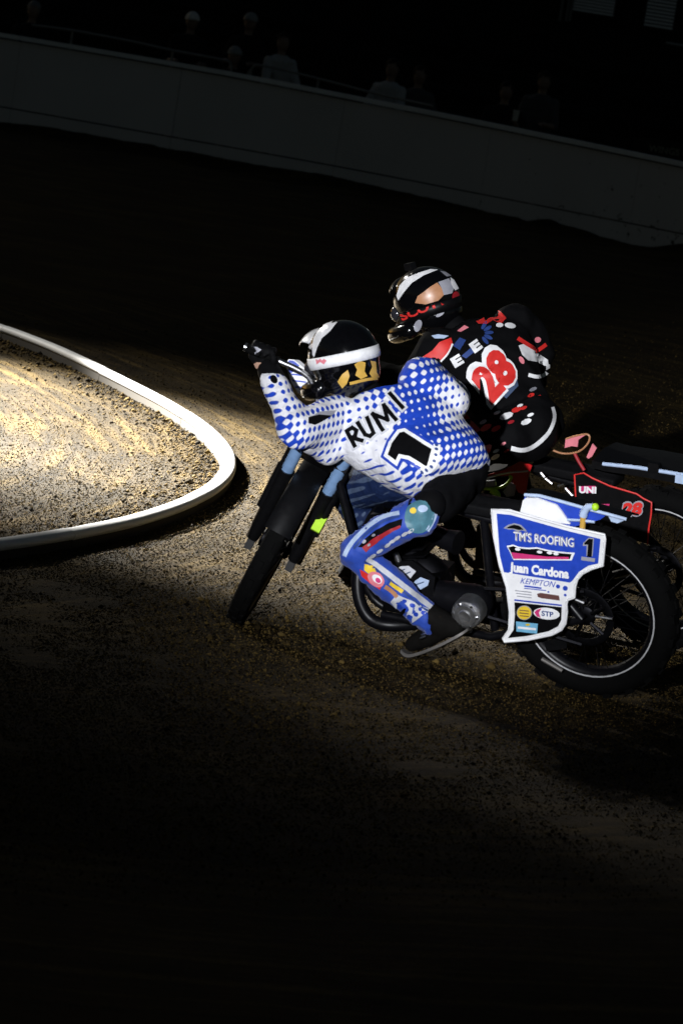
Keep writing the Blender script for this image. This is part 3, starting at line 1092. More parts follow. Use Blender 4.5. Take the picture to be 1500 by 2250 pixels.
def bike1_trim():
    PL = loc_plane(O1, M1, (.15, .165, .45), (0.06, 1, 0))
    n = PL[1]
    outline = [(1080, 1119), (1118, 1121), (1150, 1130), (1250, 1158), (1328, 1175), (1329, 1184), (1324, 1243), (1300, 1250), (1280, 1260), (1268, 1273), (1263, 1290), (1262, 1313), (1247, 1318), (1244, 1328), (1245, 1345), (1242, 1370), (1233, 1384), (1212, 1395), (1160, 1406), (1108, 1411), (1104, 1403), (1118, 1384), (1120, 1345), (1113, 1290), (1097, 1240), (1085, 1180)]
    th = n * .006
    base = [inv_pt(O1, M1, on_plane(x, y, *PL)) for x, y in outline]
    nl = M1.T @ n
    cov = link('side_cover', MB().prism([b - nl * .006 for b in base], nl * .006).mesh('side_cover', 30), WPAINT, bike1, label='white edged blue side panel with sponsor print and number 1')
    # raised edge
    link('edge_trim', MB().tube(base, .0045, 6, True).mesh('edge_trim', 0), WPAINT, cov)
    s = Surf(bike1, plane=PL)
    s.patch('blue_field', [(1091, 1128), (1122, 1131), (1250, 1167), (1319, 1184), (1314, 1238), (1292, 1243), (1272, 1256), (1258, 1275), (1252, 1280), (1107, 1257), (1098, 1220)], BLUE, cov, .0015)
    s.patch('black_field', [(1130, 1323), (1234, 1334), (1233, 1362), (1226, 1376), (1205, 1387), (1160, 1397), (1116, 1402), (1128, 1384), (1131, 1350)], BLACK, cov, .0015)
    s.stripe('blue_line', [(1130, 1318), (1234, 1330)], 3.5, BLUE, cov, .002, 0)
    # umbrella mark
    s.patch('umbrella_mark', [(1106, 1160), (1116, 1153), (1130, 1149), (1145, 1153), (1155, 1163), (1158, 1168), (1146, 1165), (1138, 1168), (1128, 1163), (1118, 1163)], GREY, cov, .002)
    s.patch('umbrella_top', [(1112, 1160), (1120, 1155), (1130, 1152), (1142, 1155), (1151, 1163), (1140, 1164), (1128, 1161)], BLACK, cov, .003)
    s.text('sponsor_lettering', "TM'S ROOFING", (1129, 1187), (1262, 1202), 21, GREY, cov, .002, .03, (0, -1))
    s.text('sponsor_lettering', "TM'S ROOFING", (1128, 1186), (1260, 1201), 19, WHITE, cov, .003, .0, (0, -1))
    s.patch('car_mark', [(1113, 1199), (1127, 1196), (1140, 1201), (1160, 1203), (1180, 1202), (1200, 1207), (1225, 1211), (1245, 1213), (1263, 1214), (1256, 1231), (1200, 1231), (1128, 1230), (1120, 1212)], WHITE, cov, .002)
    s.patch('car_mark', [(1117, 1202), (1128, 1199), (1140, 1204), (1160, 1206), (1180, 1205), (1200, 1210), (1225, 1214), (1245, 1216), (1256, 1217), (1252, 1228), (1128, 1227), (1122, 1212)], BLACK, cov, .003)
    s.patch('car_mark', [(1124, 1213), (1150, 1216), (1200, 1222), (1250, 1223), (1250, 1228), (1129, 1227)], MAGENTA, cov, .004)
    for c in ((1138, 1206), (1186, 1212), (1208, 1214), (1222, 1216)):
        s.disc('car_highlight', c, 6, 3, WHITE, cov, .0045, 8)
    s.text('rider_lettering', 'Juan Cardona', (1119, 1254), (1250, 1270), 20, WHITE, cov, .003, .05, (.05, -1))
    s.text('sponsor_lettering', 'KEMPTON', (1143, 1281), (1220, 1290), 13, BLUE, cov, .003, .0, (.1, -1), .3)
    s.stripe('blue_line', [(1152, 1287), (1190, 1292)], 3.5, BLUE, cov, .003, 0)
    s.stripe('blue_line', [(1152, 1292), (1200, 1297)], 2, BLUE, cov, .003, 0)
    for c, r in (((1226, 1288), 4.5), ((1242, 1292), 5.5), ((1242, 1307), 3), ((1205, 1300), 2)):
        s.disc('blue_dot', c, r, r, BLUE, cov, .003)
    for k in range(3):
        s.stripe('small_print', [(1132 + k * 2, 1297 + k * 6), (1168, 1301 + k * 6)], 2.2, GREY, cov, .003, 0)
    s.patch('brown_label', [(1180, 1304), (1188, 1302), (1228, 1308), (1230, 1319), (1190, 1314), (1182, 1311)], BROWN, cov, .003)
    s.patch('number_print', [(1281, 1193), (1293, 1181), (1305, 1182), (1302, 1222), (1288, 1221), (1289, 1199), (1280, 1199)], GREY, cov, .002)
    s.patch('number_print', [(1284, 1192), (1294, 1183), (1303, 1184), (1300, 1224), (1290, 1223), (1292, 1196), (1284, 1196)], BLACK, cov, .003)
    s.patch('number_plinth', [(1278, 1222), (1308, 1226), (1307, 1234), (1277, 1230)], GREY, cov, .004)
    s.disc('yellow_badge', (1152, 1346), 17, 16, GREY, cov, .002)
    s.disc('yellow_badge', (1152, 1346), 15.5, 14.5, YELLOW, cov, .003)
    for k in range(3):
        s.stripe('small_print', [(1142, 1340 + k * 6), (1162, 1342 + k * 6)], 2, BROWN, cov, .004, 0)
    s.disc('oval_badge', (1201, 1348), 29, 13, WHITE, cov, .002, 6)
    s.patch('oval_badge', [(1174, 1345), (1180, 1339), (1190, 1336), (1184, 1346), (1188, 1357), (1180, 1354)], MAGENTA, cov, .003)
    s.text('badge_lettering', 'STP', (1190, 1352), (1216, 1355), 11, DBLUE, cov, .003, .03, (0, -1))
    s.patch('sky_blue_sticker', [(1134, 1365), (1182, 1370), (1180, 1392), (1135, 1387)], SKYB, cov, .003)
    s.stripe('small_print', [(1138, 1378), (1178, 1382)], 5, WHITE, cov, .004, 0)
    s.disc('small_print', (1160, 1372), 5, 2.5, YELLOW, cov, .004)
    # rear mudguard and its skirt
    PG = loc_plane(O1, M1, (.05, .095, .7), (0, 1, 0))
    q = lambda x, y: inv_pt(O1, M1, on_plane(x, y, *PG))
    top = [q(*p) for p in ((1152, 1087), (1185, 1089), (1230, 1101), (1290, 1118), (1340, 1131), (1376, 1141))]
    gu = MB()
    R = []
    for p in top:
        b = np.array(p)
        R.append([b + [0, 0, 0], b + [0, -.06, .0], b + [0, -.13, -.035], b + [0, -.13, -.043], b + [0, -.06, -.008], b + [0, 0, -.008]])
    gu.rings(R)
    g = link('rear_mudguard', gu.mesh('rear_mudguard'), BLACKP, bike1)
    link('guard_edge', MB().tube(top, .006, 8).mesh('guard_edge'), PALEBLUE, g)
    link('guard_skirt', MB().prism([q(*p) for p in ((1152, 1090), (1185, 1093), (1230, 1105), (1290, 1122), (1330, 1133), (1318, 1142), (1258, 1158), (1200, 1146), (1145, 1132))], (0, -.004, 0)).mesh('guard_skirt'), BLUE, g)
    link('tail_tip', MB().prism([q(*p) for p in ((1336, 1134), (1374, 1142), (1356, 1150), (1342, 1146))], (0, -.01, 0)).mesh('tail_tip'), PALEBLUE, g)
    PW = loc_plane(O1, M1, (.05, .105, .7), (0, 1, 0))
    w = lambda x, y: inv_pt(O1, M1, on_plane(x, y, *PW))
    wp = link('white_panel', MB().prism([w(*p) for p in ((1141, 1130), (1148, 1100), (1155, 1094), (1180, 1095), (1222, 1110), (1232, 1122), (1252, 1152), (1200, 1146))], (0, -.008, 0)).mesh('white_panel'), WPAINT, g)
    link('blue_bead', MB().tube([w(*p) for p in ((1246, 1142), (1275, 1143), (1306, 1147))], .005, 6).mesh('blue_bead'), PALEBLUE, g)
    br = link('stay_bracket', MB().tube([w(1302, 1112), w(1292, 1113), w(1283, 1124), w(1281, 1134)], [.010, .013, .015, .015], 10).mesh('stay_bracket'), PALEBLUE, g)
    link('stay_tube', MB().tube([w(1281, 1135), w(1279, 1160)], .011, 10).mesh('stay_tube'), GOLD, br)
    link('bracket_knob', MB().ball(w(1307, 1114), .014).mesh('bracket_knob'), NEON, br)
    for a, b in (((1262, 1316), (1283, 1325)), ((1308, 1354), (1345, 1360))):
        PB = loc_plane(O1, M1, (.05, .13, .3), (0, 1, 0))
        v = lambda x, y: inv_pt(O1, M1, on_plane(x, y, *PB))
        link('chain_adjuster', MB().tube([v(*a), v(*b)], .006, 8).mesh('chain_adjuster'), CHROME, bike1)
    # engine side plate with worn stickers
    PE = loc_plane(O1, M1, (.6, .15, .4), (0, 1, 0))
    e = lambda x, y: inv_pt(O1, M1, on_plane(x, y, *PE))
    ep = link('engine_plate', MB().prism([e(*p) for p in ((868, 1236), (905, 1232), (955, 1270), (950, 1310), (915, 1312), (870, 1262))], (0, -.01, 0)).mesh('engine_plate'), BLACKP, bike1)
    s3 = Surf(bike1, plane=PE)
    s3.patch('sticker', [(870, 1252), (880, 1244), (898, 1243), (914, 1255), (905, 1266), (898, 1277), (886, 1268), (884, 1260)], PALEGREY, ep, .002)
    s3.patch('sticker', [(905, 1288), (912, 1276), (924, 1268), (943, 1275), (940, 1286), (924, 1295), (910, 1294)], PALEBLUE, ep, .002)
    for a, b in (((880, 1254), (890, 1250)), ((888, 1262), (902, 1256)), ((893, 1270), (898, 1266)), ((915, 1284), (932, 1278))):
        s3.stripe('small_print', [a, b], 2.5, SLATE, ep, .003, 0)
    # mud flap under the cover
    PF = loc_plane(O1, M1, (.05, .08, .1), (0, 1, 0))
    v = lambda x, y: inv_pt(O1, M1, on_plane(x, y, *PF))
    link('mud_flap', MB().prism([v(*p) for p in ((1195, 1410), (1246, 1398), (1244, 1425), (1200, 1432))], (0, -.006, 0)).mesh('mud_flap'), BLACKP, bike1)
    link('lower_stay', MB().tube([v(1190, 1448), v(1235, 1474)], .008, 8).mesh('lower_stay'), STEELSHOE, bike1)
    # front plate ahead of the bars, halftone printed
    c = S1((1.13, .05, .98))
    fp = [at(x, y, 14.86) for x, y in ((627, 800), (634, 789), (645, 790), (672, 812), (694, 838), (712, 866), (690, 868), (655, 864), (640, 840))]
    fl = [inv_pt(O1, M1, p) for p in fp]
    f = link('front_plate', MB().prism(fl, M1.T @ np.array([.02, .02, 0])).mesh('front_plate', 30), WPAINT, bike1)
    s2 = Surf(bike1, plane=(fp[0], np.array([0, -1.0, 0])))
    s2.patch('blue_field', [(629, 800), (635, 791), (645, 792), (658, 803), (645, 815), (637, 822)], BLUE, f, .002)
    for k, (a, b) in enumerate((((640, 822), (690, 836)), ((642, 836), (700, 851)), ((648, 850), (706, 862)))):
        s2.stripe('blue_line', [a, ((a[0] + b[0]) / 2, (a[1] + b[1]) / 2 - 4), b], 3.5, BLUE, f, .002)


bike1_trim()

# second machine further out on the track
_hub2 = at(1470, 1214, 15.9)
bike2, O2, M2, S2 = motorcycle('black and red speedway bike on the far side, with number 28 rear panel',
                               (_hub2[0] + .02, 15.98, 0.0), 24, 16, 74, 'two speedway bikes broadsiding round the bend', True)


def bike2_trim():
    P = loc_plane(O2, M2, (.1, .12, .55), (0, 1, 0))
    nl = M2.T @ P[1]
    q = lambda x, y: inv_pt(O2, M2, on_plane(x, y, *P))
    out = [(1262, 1043), (1282, 1039), (1300, 1050), (1340, 1068), (1398, 1085), (1414, 1096), (1431, 1104), (1430, 1130), (1425, 1160), (1422, 1195), (1330, 1170), (1262, 1120)]
    pan = link('rear_panel', MB().prism([q(*p) for p in out], -nl * .006).mesh('rear_panel', 30), BLACKP, bike2, label='black rear panel piped in red')
    link('red_piping', MB().tube([q(*p) for p in [(1265, 1105)] + out[:10]], .0035, 6).mesh('red_piping'), RED, pan)
    s = Surf(bike2, plane=P)
    s.patch('red_label', [(1275, 1068), (1308, 1067), (1310, 1082), (1277, 1083)], MAGENTA, pan, .002)
    s.text('sponsor_lettering', 'UNI', (1272, 1082), (1310, 1083), 14, WHITE, pan, .003, .05)
    s.patch('red_label', [(1282, 1107), (1339, 1107), (1337, 1119), (1282, 1116)], MAGENTA, pan, .002)
    s.text('sponsor_lettering', 'PUL', (1305, 1116), (1335, 1117), 9, PINK, pan, .003, .04)
    s.text('number_print', '28', (1362, 1133), (1415, 1131), 30, GREY, pan, .0025, .08, None, .2)
    s.text('number_print', '28', (1365, 1131), (1413, 1129), 26, RED, pan, .004, .055, None, .2)
    # tail rail
    rl = link('tail_rail', MB().tube([q(*p) for p in ((1324, 1019), (1400, 1027), (1500, 1043), (1530, 1049))], .008, 10).mesh('tail_rail'), PALEBLUE, bike2)
    link('rail_clamp', MB().box(q(1437, 1026), (.022, .012, .018)).mesh('rail_clamp'), BLACKP, rl)
    link('rail_end', MB().box(q(1497, 1051), (.022, .012, .018)).mesh('rail_end'), PALEBLUE, rl)
    g = MB()
    R = []
    for x, y in ((1300, 1012), (1330, 1020), (1400, 1030), (1500, 1048), (1540, 1056)):
        b = q(x, y)
        R.append([b + [0, 0, .0], b * [1, 0, 1] + [0, 0, .015], b * [1, -1, 1], b * [1, -1, 1] - [0, 0, .03], b * [1, 0, 1] - [0, 0, .01], b - [0, 0, .03]])
    link('rear_mudguard', g.rings(R).mesh('rear_mudguard'), BLACKP, bike2)
    # seat hoop with pink tags, stay
    P2 = loc_plane(O2, M2, (.25, .10, .7), (0, 1, 0))
    v = lambda x, y: inv_pt(O2, M2, on_plane(x, y, *P2))
    hoop = catmull([v(*p) for p in ((1205, 985), (1235, 996), (1268, 993), (1288, 978), (1295, 962), (1288, 954), (1262, 958), (1243, 964))], 5)
    h = link('seat_hoop', MB().tube(hoop, .004, 8).mesh('seat_hoop'), TAN, bike2)
    link('hoop_tag', MB().prism([v(*p) for p in ((1240, 984), (1242, 964), (1262, 958), (1290, 953), (1270, 966), (1268, 982), (1256, 980))], (0, -.006, 0)).mesh('hoop_tag'), PINK, h)
    link('hoop_tag', MB().prism([v(*p) for p in ((1288, 1004), (1301, 975), (1310, 985), (1300, 1003), (1292, 1008))], (0, -.006, 0)).mesh('hoop_tag'), PINK, h)
    link('hoop_stay', MB().tube([v(1262, 996), v(1270, 1012), v(1283, 1033)], .007, 8).mesh('hoop_stay'), DRED, h)
    # red side panel under the rider
    P3 = loc_plane(O2, M2, (.45, .13, .6), (0, 1, 0))
    u = lambda x, y: inv_pt(O2, M2, on_plane(x, y, *P3))
    sp = link('seat_panel', MB().prism([u(*p) for p in ((1050, 1048), (1100, 1035), (1150, 1010), (1168, 1024), (1160, 1046), (1154, 1088), (1138, 1082), (1120, 1046), (1085, 1046))], (0, -.006, 0)).mesh('seat_panel'), REDP, bike2, label='red seat panel with a white lower edge')
    link('white_edge', MB().tube([u(*p) for p in ((1060, 1054), (1090, 1044), (1120, 1038), (1160, 1035))], .004, 6).mesh('white_edge'), WPAINT, sp)
    yl = link('air_hose', MB().tube(catmull([u(*p) for p in ((1050, 1072), (1080, 1074), (1108, 1067), (1123, 1050), (1118, 1046))], 5), .006, 8).mesh('air_hose'), NEON, bike2)
    link('hose_end', MB().tube(catmull([u(*p) for p in ((1080, 1076), (1092, 1088), (1086, 1100), (1080, 1110))], 4), .015, 8).mesh('hose_end'), NEON, yl)
    link('hose_clip', MB().box(u(1076, 1062), (.025, .008, .012), rotm((0, 1, 0), .3)).mesh('hose_clip'), GREY, yl)
    link('knee_tag', MB().prism([u(*p) for p in ((1104, 1080), (1120, 1060), (1134, 1066), (1128, 1090), (1112, 1092))], (0, -.006, 0)).mesh('knee_tag'), GREY, bike2)
    ck = MB()
    for a, b in (((1188, 1038), (1196, 1048)), ((1198, 1051), (1213, 1063)), ((1226, 1068), (1240, 1064)), ((1242, 1072), (1258, 1090))):
        ck.tube([u(*a), u(*b)], .007, 8)
    link('brake_linkage', ck.mesh('brake_linkage'), CHROME, bike2)


bike2_trim()


# ---------------------------------------------------------------- riders
def loft(mb, secs, n=20, p=2.4):
    """secs: centre, half-width vector, half-depth vector; superelliptic rings"""
    R = []
    for c, a, b in secs:
        c, a, b = map(np.asarray, (c, a, b))
        ring = []
        for k in range(n):
            t = 2 * math.pi * k / n
            ct, st = math.cos(t), math.sin(t)
            ring.append(c + a * math.copysign(abs(ct) ** (2 / p), ct) + b * math.copysign(abs(st) ** (2 / p), st))
        R.append(ring)
    return mb.rings(R)


def hand(root, o, grip, axis, wrist, mtl, name='glove'):
    """gloved hand closed round a bar: palm, four fingers of unequal length, thumb"""
    grip, axis, wrist = np.asarray(grip), unit(axis), np.asarray(wrist)
    back = wrist - grip
    back = unit(back - axis * (back @ axis))
    up = np.cross(axis, back)
    if up[2] < 0:
        up = -up
    mb = MB()
    r0 = .031
    kn = grip + back * .022 + up * .036
    mb.limb([wrist, wrist * .45 + (kn - up * .006) * .55, kn], [.031, .035, .026])
    for d in (-.030, .030):
        mb.limb([wrist + axis * d * .5, kn + axis * d], [.025, .021])
    for d, ln in ((.036, .92), (.013, 1.05), (-.011, 1.0), (-.034, .8)):
        pts = []
        for a in np.linspace(120, 120 - 205 * ln, 6):
            pts.append(grip + axis * d + r0 * (math.cos(rad(a)) * -back + math.sin(rad(a)) * up))
        pts[0] = kn + axis * d
        mb.limb(pts, [.0125, .0120, .0115, .011, .0105, .0095], 8)
    th = [kn - axis * .045 - up * .03 + back * .01, grip - axis * .052 + back * .030 - up * .012, grip - axis * .046 - back * .004 - up * .034, grip - axis * .030 - back * .026 - up * .024]
    mb.limb(th, [.016, .014, .013, .010], 8)
    mb.xf(lambda p: p - o)
    return link(name, remesh(mb, name, .0055, 3), mtl, root)


def boot(root, o, ankle, toe, mtl, up, shoe=False):
    ankle, toe = np.asarray(ankle), np.asarray(toe)
    f = unit(toe - ankle)
    up = unit(np.asarray(up) - f * (np.asarray(up) @ f) * .6)
    heel = ankle - f * .055 - up * .055
    mb = MB().limb([ankle + up * .16, ankle + up * .02], [.056, .050])
    mb.limb([ankle, heel + f * .02, ankle * .4 + toe * .6 - up * .01, toe], [.050, .036, .041, .032])
    mb.limb([heel + f * .02, toe - up * .012], [.032, .027])
    mb.xf(lambda p: p - o)
    b = link('boot', remesh(mb, 'boot', .010, 4), mtl, root)
    if shoe:
        lo = [heel - up * .022, ankle * .5 + toe * .5 - up * .062, toe - up * .040 + f * .01, toe + f * .045 - up * .010]
        side = unit(np.cross(f, up))
        R = []
        for p, w in zip(catmull(lo, 4), np.interp(range(13), [0, 6, 12], [.032, .040, .018])):
            R.append([p - o + side * w, p - o - side * w, p - o - side * w - up * .006, p - o + side * w - up * .006])
        link('steel_shoe', MB().rings(R).mesh('steel_shoe', 30), DARKALLOY, b)
    return b


def helmet(root, o, c, f, u, shell, strap_m, lens=LENS, peak_m=None, name='helmet', peak=.110, strap_z=.012):
    c, f = np.asarray(c), unit(f)
    u = unit(np.asarray(u) - f * (np.asarray(u) @ f))
    r = np.cross(f, u)
    A = np.stack([f, r, u], -1)
    W = lambda x, y, z: c + A @ np.array([x, y, z])
    L = lambda p: np.asarray(p) - o
    mb = MB()
    mb.ball(W(-.005, 0, .02), (.145, .124, .128), 24, 16, A)
    mb.ball(W(-.02, 0, -.045), (.122, .114, .088), 24, 12, A)
    arc = [W(.13 * math.cos(t) + .045, .112 * math.sin(t), -.085 - .012 * math.cos(t)) for t in np.linspace(-1.75, 1.75, 15)]
    mb.limb(arc, [.036] * 15, 10)
    mb.limb([W(.155, 0, -.10), W(.19, 0, -.085)], [.034, .022], 10)
    mb.xf(lambda p: p - o)
    h = link(name, remesh(mb, name, .008, 6), shell, root)
    # peak
    R = []
    for t in np.linspace(0, 1, 9):
        x = .075 + peak * t
        z = .118 - .030 * t + .022 * math.sin(t * 2.2)
        w = .094 - .024 * t * t
        ring = []
        for yy in np.linspace(-1, 1, 7):
            ring.append(L(W(x - .012 * yy * yy, w * yy, z - .030 * yy * yy)))
        for yy in np.linspace(1, -1, 7):
            ring.append(L(W(x - .012 * yy * yy, w * yy, z - .030 * yy * yy - .006)))
        R.append(ring)
    pk = link('helmet_peak', MB().rings(R).mesh('helmet_peak', 50), peak_m or shell, h)
    # goggles: strap right round the shell, frame and lens in the eye port
    bv = BVHTree.FromPolygons([v.co for v in h.data.vertices], [list(p.vertices) for p in h.data.polygons])
    R = []
    n = 60
    for k in range(n):
        t = 2 * math.pi * k / n
        d = unit(A @ np.array([math.cos(t), math.sin(t), 0]))
        ring = []
        for zz, off in ((-.021, .0045), (0, .0055), (.021, .0045), (.021, .001), (-.021, .001)):
            src = L(W(0, 0, .0 + zz + strap_z - .01 * math.cos(t)))
            hit = bv.ray_cast(Vector(src + d * .6), Vector(-d))
            p = np.array(hit[0]) if hit[0] is not None else src + d * .12
            ring.append(p + d * off)
        R.append(ring)
    st = link('goggle_strap', MB().rings(R, False, True).mesh('goggle_strap', 0), strap_m, h)
    gl = MB().limb([W(.085 + .03 * math.cos(t), .080 * math.sin(t), -.012) for t in np.linspace(-1.2, 1.2, 9)], [.036] * 9, 10)
    gl.xf(lambda p: p - o)
    link('goggles', remesh(gl, 'goggles', .009, 3), lens, h)
    # chin vents
    for s_ in (-1, 1):
        link('helmet_vent', MB().box(L(W(.165, s_ * .05, -.088)), (.012, .014, .010), A).mesh('helmet_vent'), BLACKP, h)
    return h, A, W, pk, st


def cloth_uv(me, o, c, a, b):
    """uv in metres along the wearer's shoulder line and spine"""
    V = np.empty(len(me.vertices) * 3)
    me.vertices.foreach_get('co', V)
    V = V.reshape(-1, 3) + o
    n = np.cross(unit(a), unit(b))
    q = V - c
    u = q @ unit(a) + .6 * (q @ n)
    v = q @ unit(b) + .8 * (q @ n)
    k = math.cos(rad(20)), math.sin(rad(20))
    u, v = u * k[0] - v * k[1], u * k[1] + v * k[0]
    uvl = me.uv_layers.new(name='cloth')
    idx = np.empty(len(me.loops), np.int32)
    me.loops.foreach_get('vertex_index', idx)
    uvl.data.foreach_set('uv', np.stack([u[idx], v[idx]], -1).ravel())
    return V


def ink(me, V, ctrl):
    px = prj(V)
    C = np.array([c[:2] for c in ctrl], float)
    val = np.array([c[2] for c in ctrl])
    d2 = ((px[:, None] - C[None]) ** 2).sum(-1) + 60
    w = 1 / d2 ** 1.6
    k = (w * val).sum(1) / w.sum(1)
    k = np.clip(k + .05 * noise3(V / .05), 0, 1)
    a = me.attributes.new('ink', 'FLOAT', 'POINT')
    a.data.foreach_set('value', k)


def rider1():
    pelvis = at(1000, 1062, 14.42)
    o = np.array([pelvis[0], pelvis[1], 0.0])
    root = thing('person', o, 'rider in blue and white halftone jersey number 1 leaning over the nearer bike', 'person', 'two riders racing side by side')
    L = lambda p: p - o
    ls, rs = at(738, 920, 14.60), at(928, 838, 14.64)
    le, re_ = at(652, 948, 14.40), at(992, 878, 14.86)
    gl = O1 + M1 @ S1((.985, .355, .95))
    gr = O1 + M1 @ S1((.985, -.355, .95))
    axl = unit(O1 + M1 @ S1((.985, .41, .943)) - gl)
    lw = at(590, 812, gl[1] + .0)
    rw = gr + unit(re_ - gr) * .09
    neck = at(812, 872, 14.62)
    head = at(755, 792, 14.66)
    lh, rh = at(945, 1108, 14.26), at(1010, 1040, 14.52)
    lk, la = at(778, 1214, 14.34), at(945, 1364, 14.42)
    lt1, lt2 = at(920, 1128, 14.25), at(850, 1166, 14.29)
    rk, ra = at(765, 1078, 14.86), at(880, 1265, 14.84)
    # the body under the clothes, one continuous figure
    S_ = unit(rs - ls)
    D_ = unit(pelvis - (ls + rs) / 2)
    Nn = unit(np.cross(S_, D_))
    if Nn[1] > 0:
        Nn = -Nn
    mb = MB()
    mid = (ls + rs) / 2
    loft(mb, [(mid, S_ * .15, Nn * .07), (mid * .6 + pelvis * .4, S_ * .15, Nn * .09), (pelvis, S_ * .14, Nn * .09)])
    mb.limb([neck, head], [.055, .06])
    mb.ball(head, (.075, .09, .11))
    mb.limb([ls, le, lw], [.055, .042, .030])
    mb.limb([rs, re_, rw], [.055, .042, .030])
    mb.limb([lh, lt1, lt2, lk, la], [.06, .06, .055, .045, .038])
    mb.limb([rh, rk, ra], [.06, .05, .038])
    mb.xf(L)
    link('body', remesh(mb, 'body', .014, 4), BTROUSER, root)
    # jersey
    mb = MB()
    sc = lambda x, y, Y, hw, dp, tilt=0: (at(x, y, Y) - Nn * 0, S_ * hw, Nn * dp)
    loft(mb, [sc(806, 874, 14.62, .060, .055), sc(815, 882, 14.62, .12, .075), sc(830, 893, 14.61, .195, .095), sc(850, 918, 14.59, .215, .115), sc(880, 955, 14.56, .220, .140),
              sc(910, 985, 14.53, .205, .150), sc(945, 1012, 14.48, .190, .165), sc(972, 1034, 14.43, .172, .155), sc(990, 1050, 14.41, .150, .135), sc(998, 1058, 14.41, .11, .10)], 24, 2.2)
    mb.limb([ls, ls * .45 + le * .55, le, le * .5 + lw * .5, lw], [.088, .076, .066, .056, .040])
    mb.limb([at(660, 945, 14.44), at(720, 985, 14.55)], [.058, .06])
    mb.limb([rs, at(958, 862, 14.74), re_], [.088, .082, .074])
    mb.limb([re_, rw], [.070, .042])
    mb.limb([at(945, 846, 14.60), at(996, 882, 14.58)], [.074, .058])
    mb.xf(L)
    me = remesh(mb, 'jersey', .0105, 5, .0055, .10)
    V = cloth_uv(me, o, mid, S_, D_)
    ink(me, V, [(590, 830, .18), (615, 860, .30), (640, 900, .35), (600, 900, .28), (660, 930, .34), (620, 930, .62), (650, 970, .62), (690, 960, .42), (700, 990, .35), (740, 920, .40),
                (760, 950, .30), (740, 1000, .18), (790, 980, .0), (830, 990, -.1), (800, 1030, .12), (830, 1050, .22), (860, 1040, .2), (880, 1065, .3), (780, 910, .22), (800, 895, .30), (830, 870, .50),
                (850, 850, .78), (870, 830, .70), (900, 815, .60), (920, 830, .62), (880, 850, .72), (900, 900, .85), (935, 880, .9), (930, 920, 1.0), (900, 930, 1.05), (880, 930, .7), (860, 960, .1), (840, 950, -.1), (820, 940, 0.05), (940, 850, .75),
                (960, 860, .45), (990, 870, .22), (1015, 870, .10), (1020, 900, .12), (985, 905, .38), (950, 830, .72), (940, 950, .92), (960, 960, .74), (990, 980, .64), (1010, 1000, .60), (1020, 970, .72), (985, 1020, .56), (960, 1040, .46),
                (1000, 1040, .30), (980, 1060, .22), (940, 1065, .20), (960, 1080, .15), (910, 1055, .42), (900, 1040, .75), (860, 1010, .2), (870, 980, .6), (905, 960, .9), (930, 990, .8)])
    js = link('jersey', me, J1, root, label='white racing jersey fading to blue through halftone dots')
    s = Surf(root, me)
    strokes = {'R': [[(780, 979), (763, 947), (775, 940), (784, 946), (781, 958), (771, 964)], [(775, 962), (796, 968)]],
               'U': [[(787, 930), (803, 955), (813, 959), (821, 951), (807, 919)]],
               'M': [[(841, 944), (819, 911), (852, 924), (844, 891), (869, 922)]],
               'I': [[(857, 866), (884, 896)]]}
    for wd, m_, of in ((19, PALEGREY, .0026), (9, BLACK, .0042)):
        for ch, ss in strokes.items():
            bm = bmesh.new()
            for line in ss:
                for a, b in zip(line[:-1], line[1:]):
                    a, b = np.array(a, float), np.array(b, float)
                    t = unit(b - a)
                    n = np.array([-t[1], t[0]]) * wd / 2
                    a2, b2 = a - t * wd * .42, b + t * wd * .42
                    bm.faces.new([bm.verts.new((*p, 0)) for p in (a2 + n, a2 - n, b2 - n, b2 + n)])
            s.lay('name_letter', bm, m_, of, js, 7.0)
    one = [(904, 953), (946, 986), (944, 1004), (938, 1024), (902, 998), (884, 998), (868, 1010), (853, 1000), (858, 984), (874, 966), (884, 950)]
    one = [(878, 952), (888, 950), (948, 988), (938, 1025), (900, 1003), (877, 998), (870, 1012), (853, 999), (862, 975)]
    cx = np.mean(one, 0)

    def grow(poly, d):
        P = np.array(poly, float)
        n = len(P)
        out = []
        area = sum(P[i][0] * P[(i + 1) % n][1] - P[(i + 1) % n][0] * P[i][1] for i in range(n))
        sg = 1 if area > 0 else -1
        for i in range(n):
            a = unit(P[i] - P[i - 1])
            b = unit(P[(i + 1) % n] - P[i])
            na, nb = np.array([a[1], -a[0]]) * sg, np.array([b[1], -b[0]]) * sg
            m = unit(na + nb)
            out.append(P[i] + m * d / max(.55, m @ na))
        return [tuple(q) for q in out]
    s.patch('number_print', grow(one, 14), BLUE, js, .0022)
    s.patch('number_print', grow(one, 8), WHITE, js, .0034)
    s.patch('number_print', one, BLACK, js, .0046)
    s.stripe('small_lettering', [(925, 1036), (948, 1025), (957, 1000), (960, 978)], 16, WHITE, js, .0055)
    for k in range(7):
        t = k / 6
        P_ = catmull([(927, 1036, 0), (948, 1024, 0), (957, 1000, 0), (959, 980, 0)], 6)
        a = P_[int(t * (len(P_) - 1))]
        s.disc('small_lettering', a[:2], 3.0, 4.2, DBLUE, js, .0068, -40 - 40 * t, 8)
    s.disc('sleeve_badge', (602, 834), 7, 10, BLACK, js, .003, -30)
    s.patch('sleeve_strap', [(686, 915), (702, 905), (738, 902), (730, 912), (700, 917)], GREY, js, .003)
    s.patch('sleeve_gusset', [(676, 918), (700, 912), (728, 914), (706, 926), (690, 934), (676, 930)], BLACK, js, .004)
    link('cuff', remesh(MB().limb([L(lw), L(lw * .75 + le * .25)], [.043, .048]), 'cuff', .009, 2), LEATHER, root)
    # trousers
    mb = MB()
    loft(mb, [sc(985, 1040, 14.46, .115, .10), sc(1004, 1062, 14.45, .125, .105), sc(1012, 1085, 14.44, .10, .09)], 20)
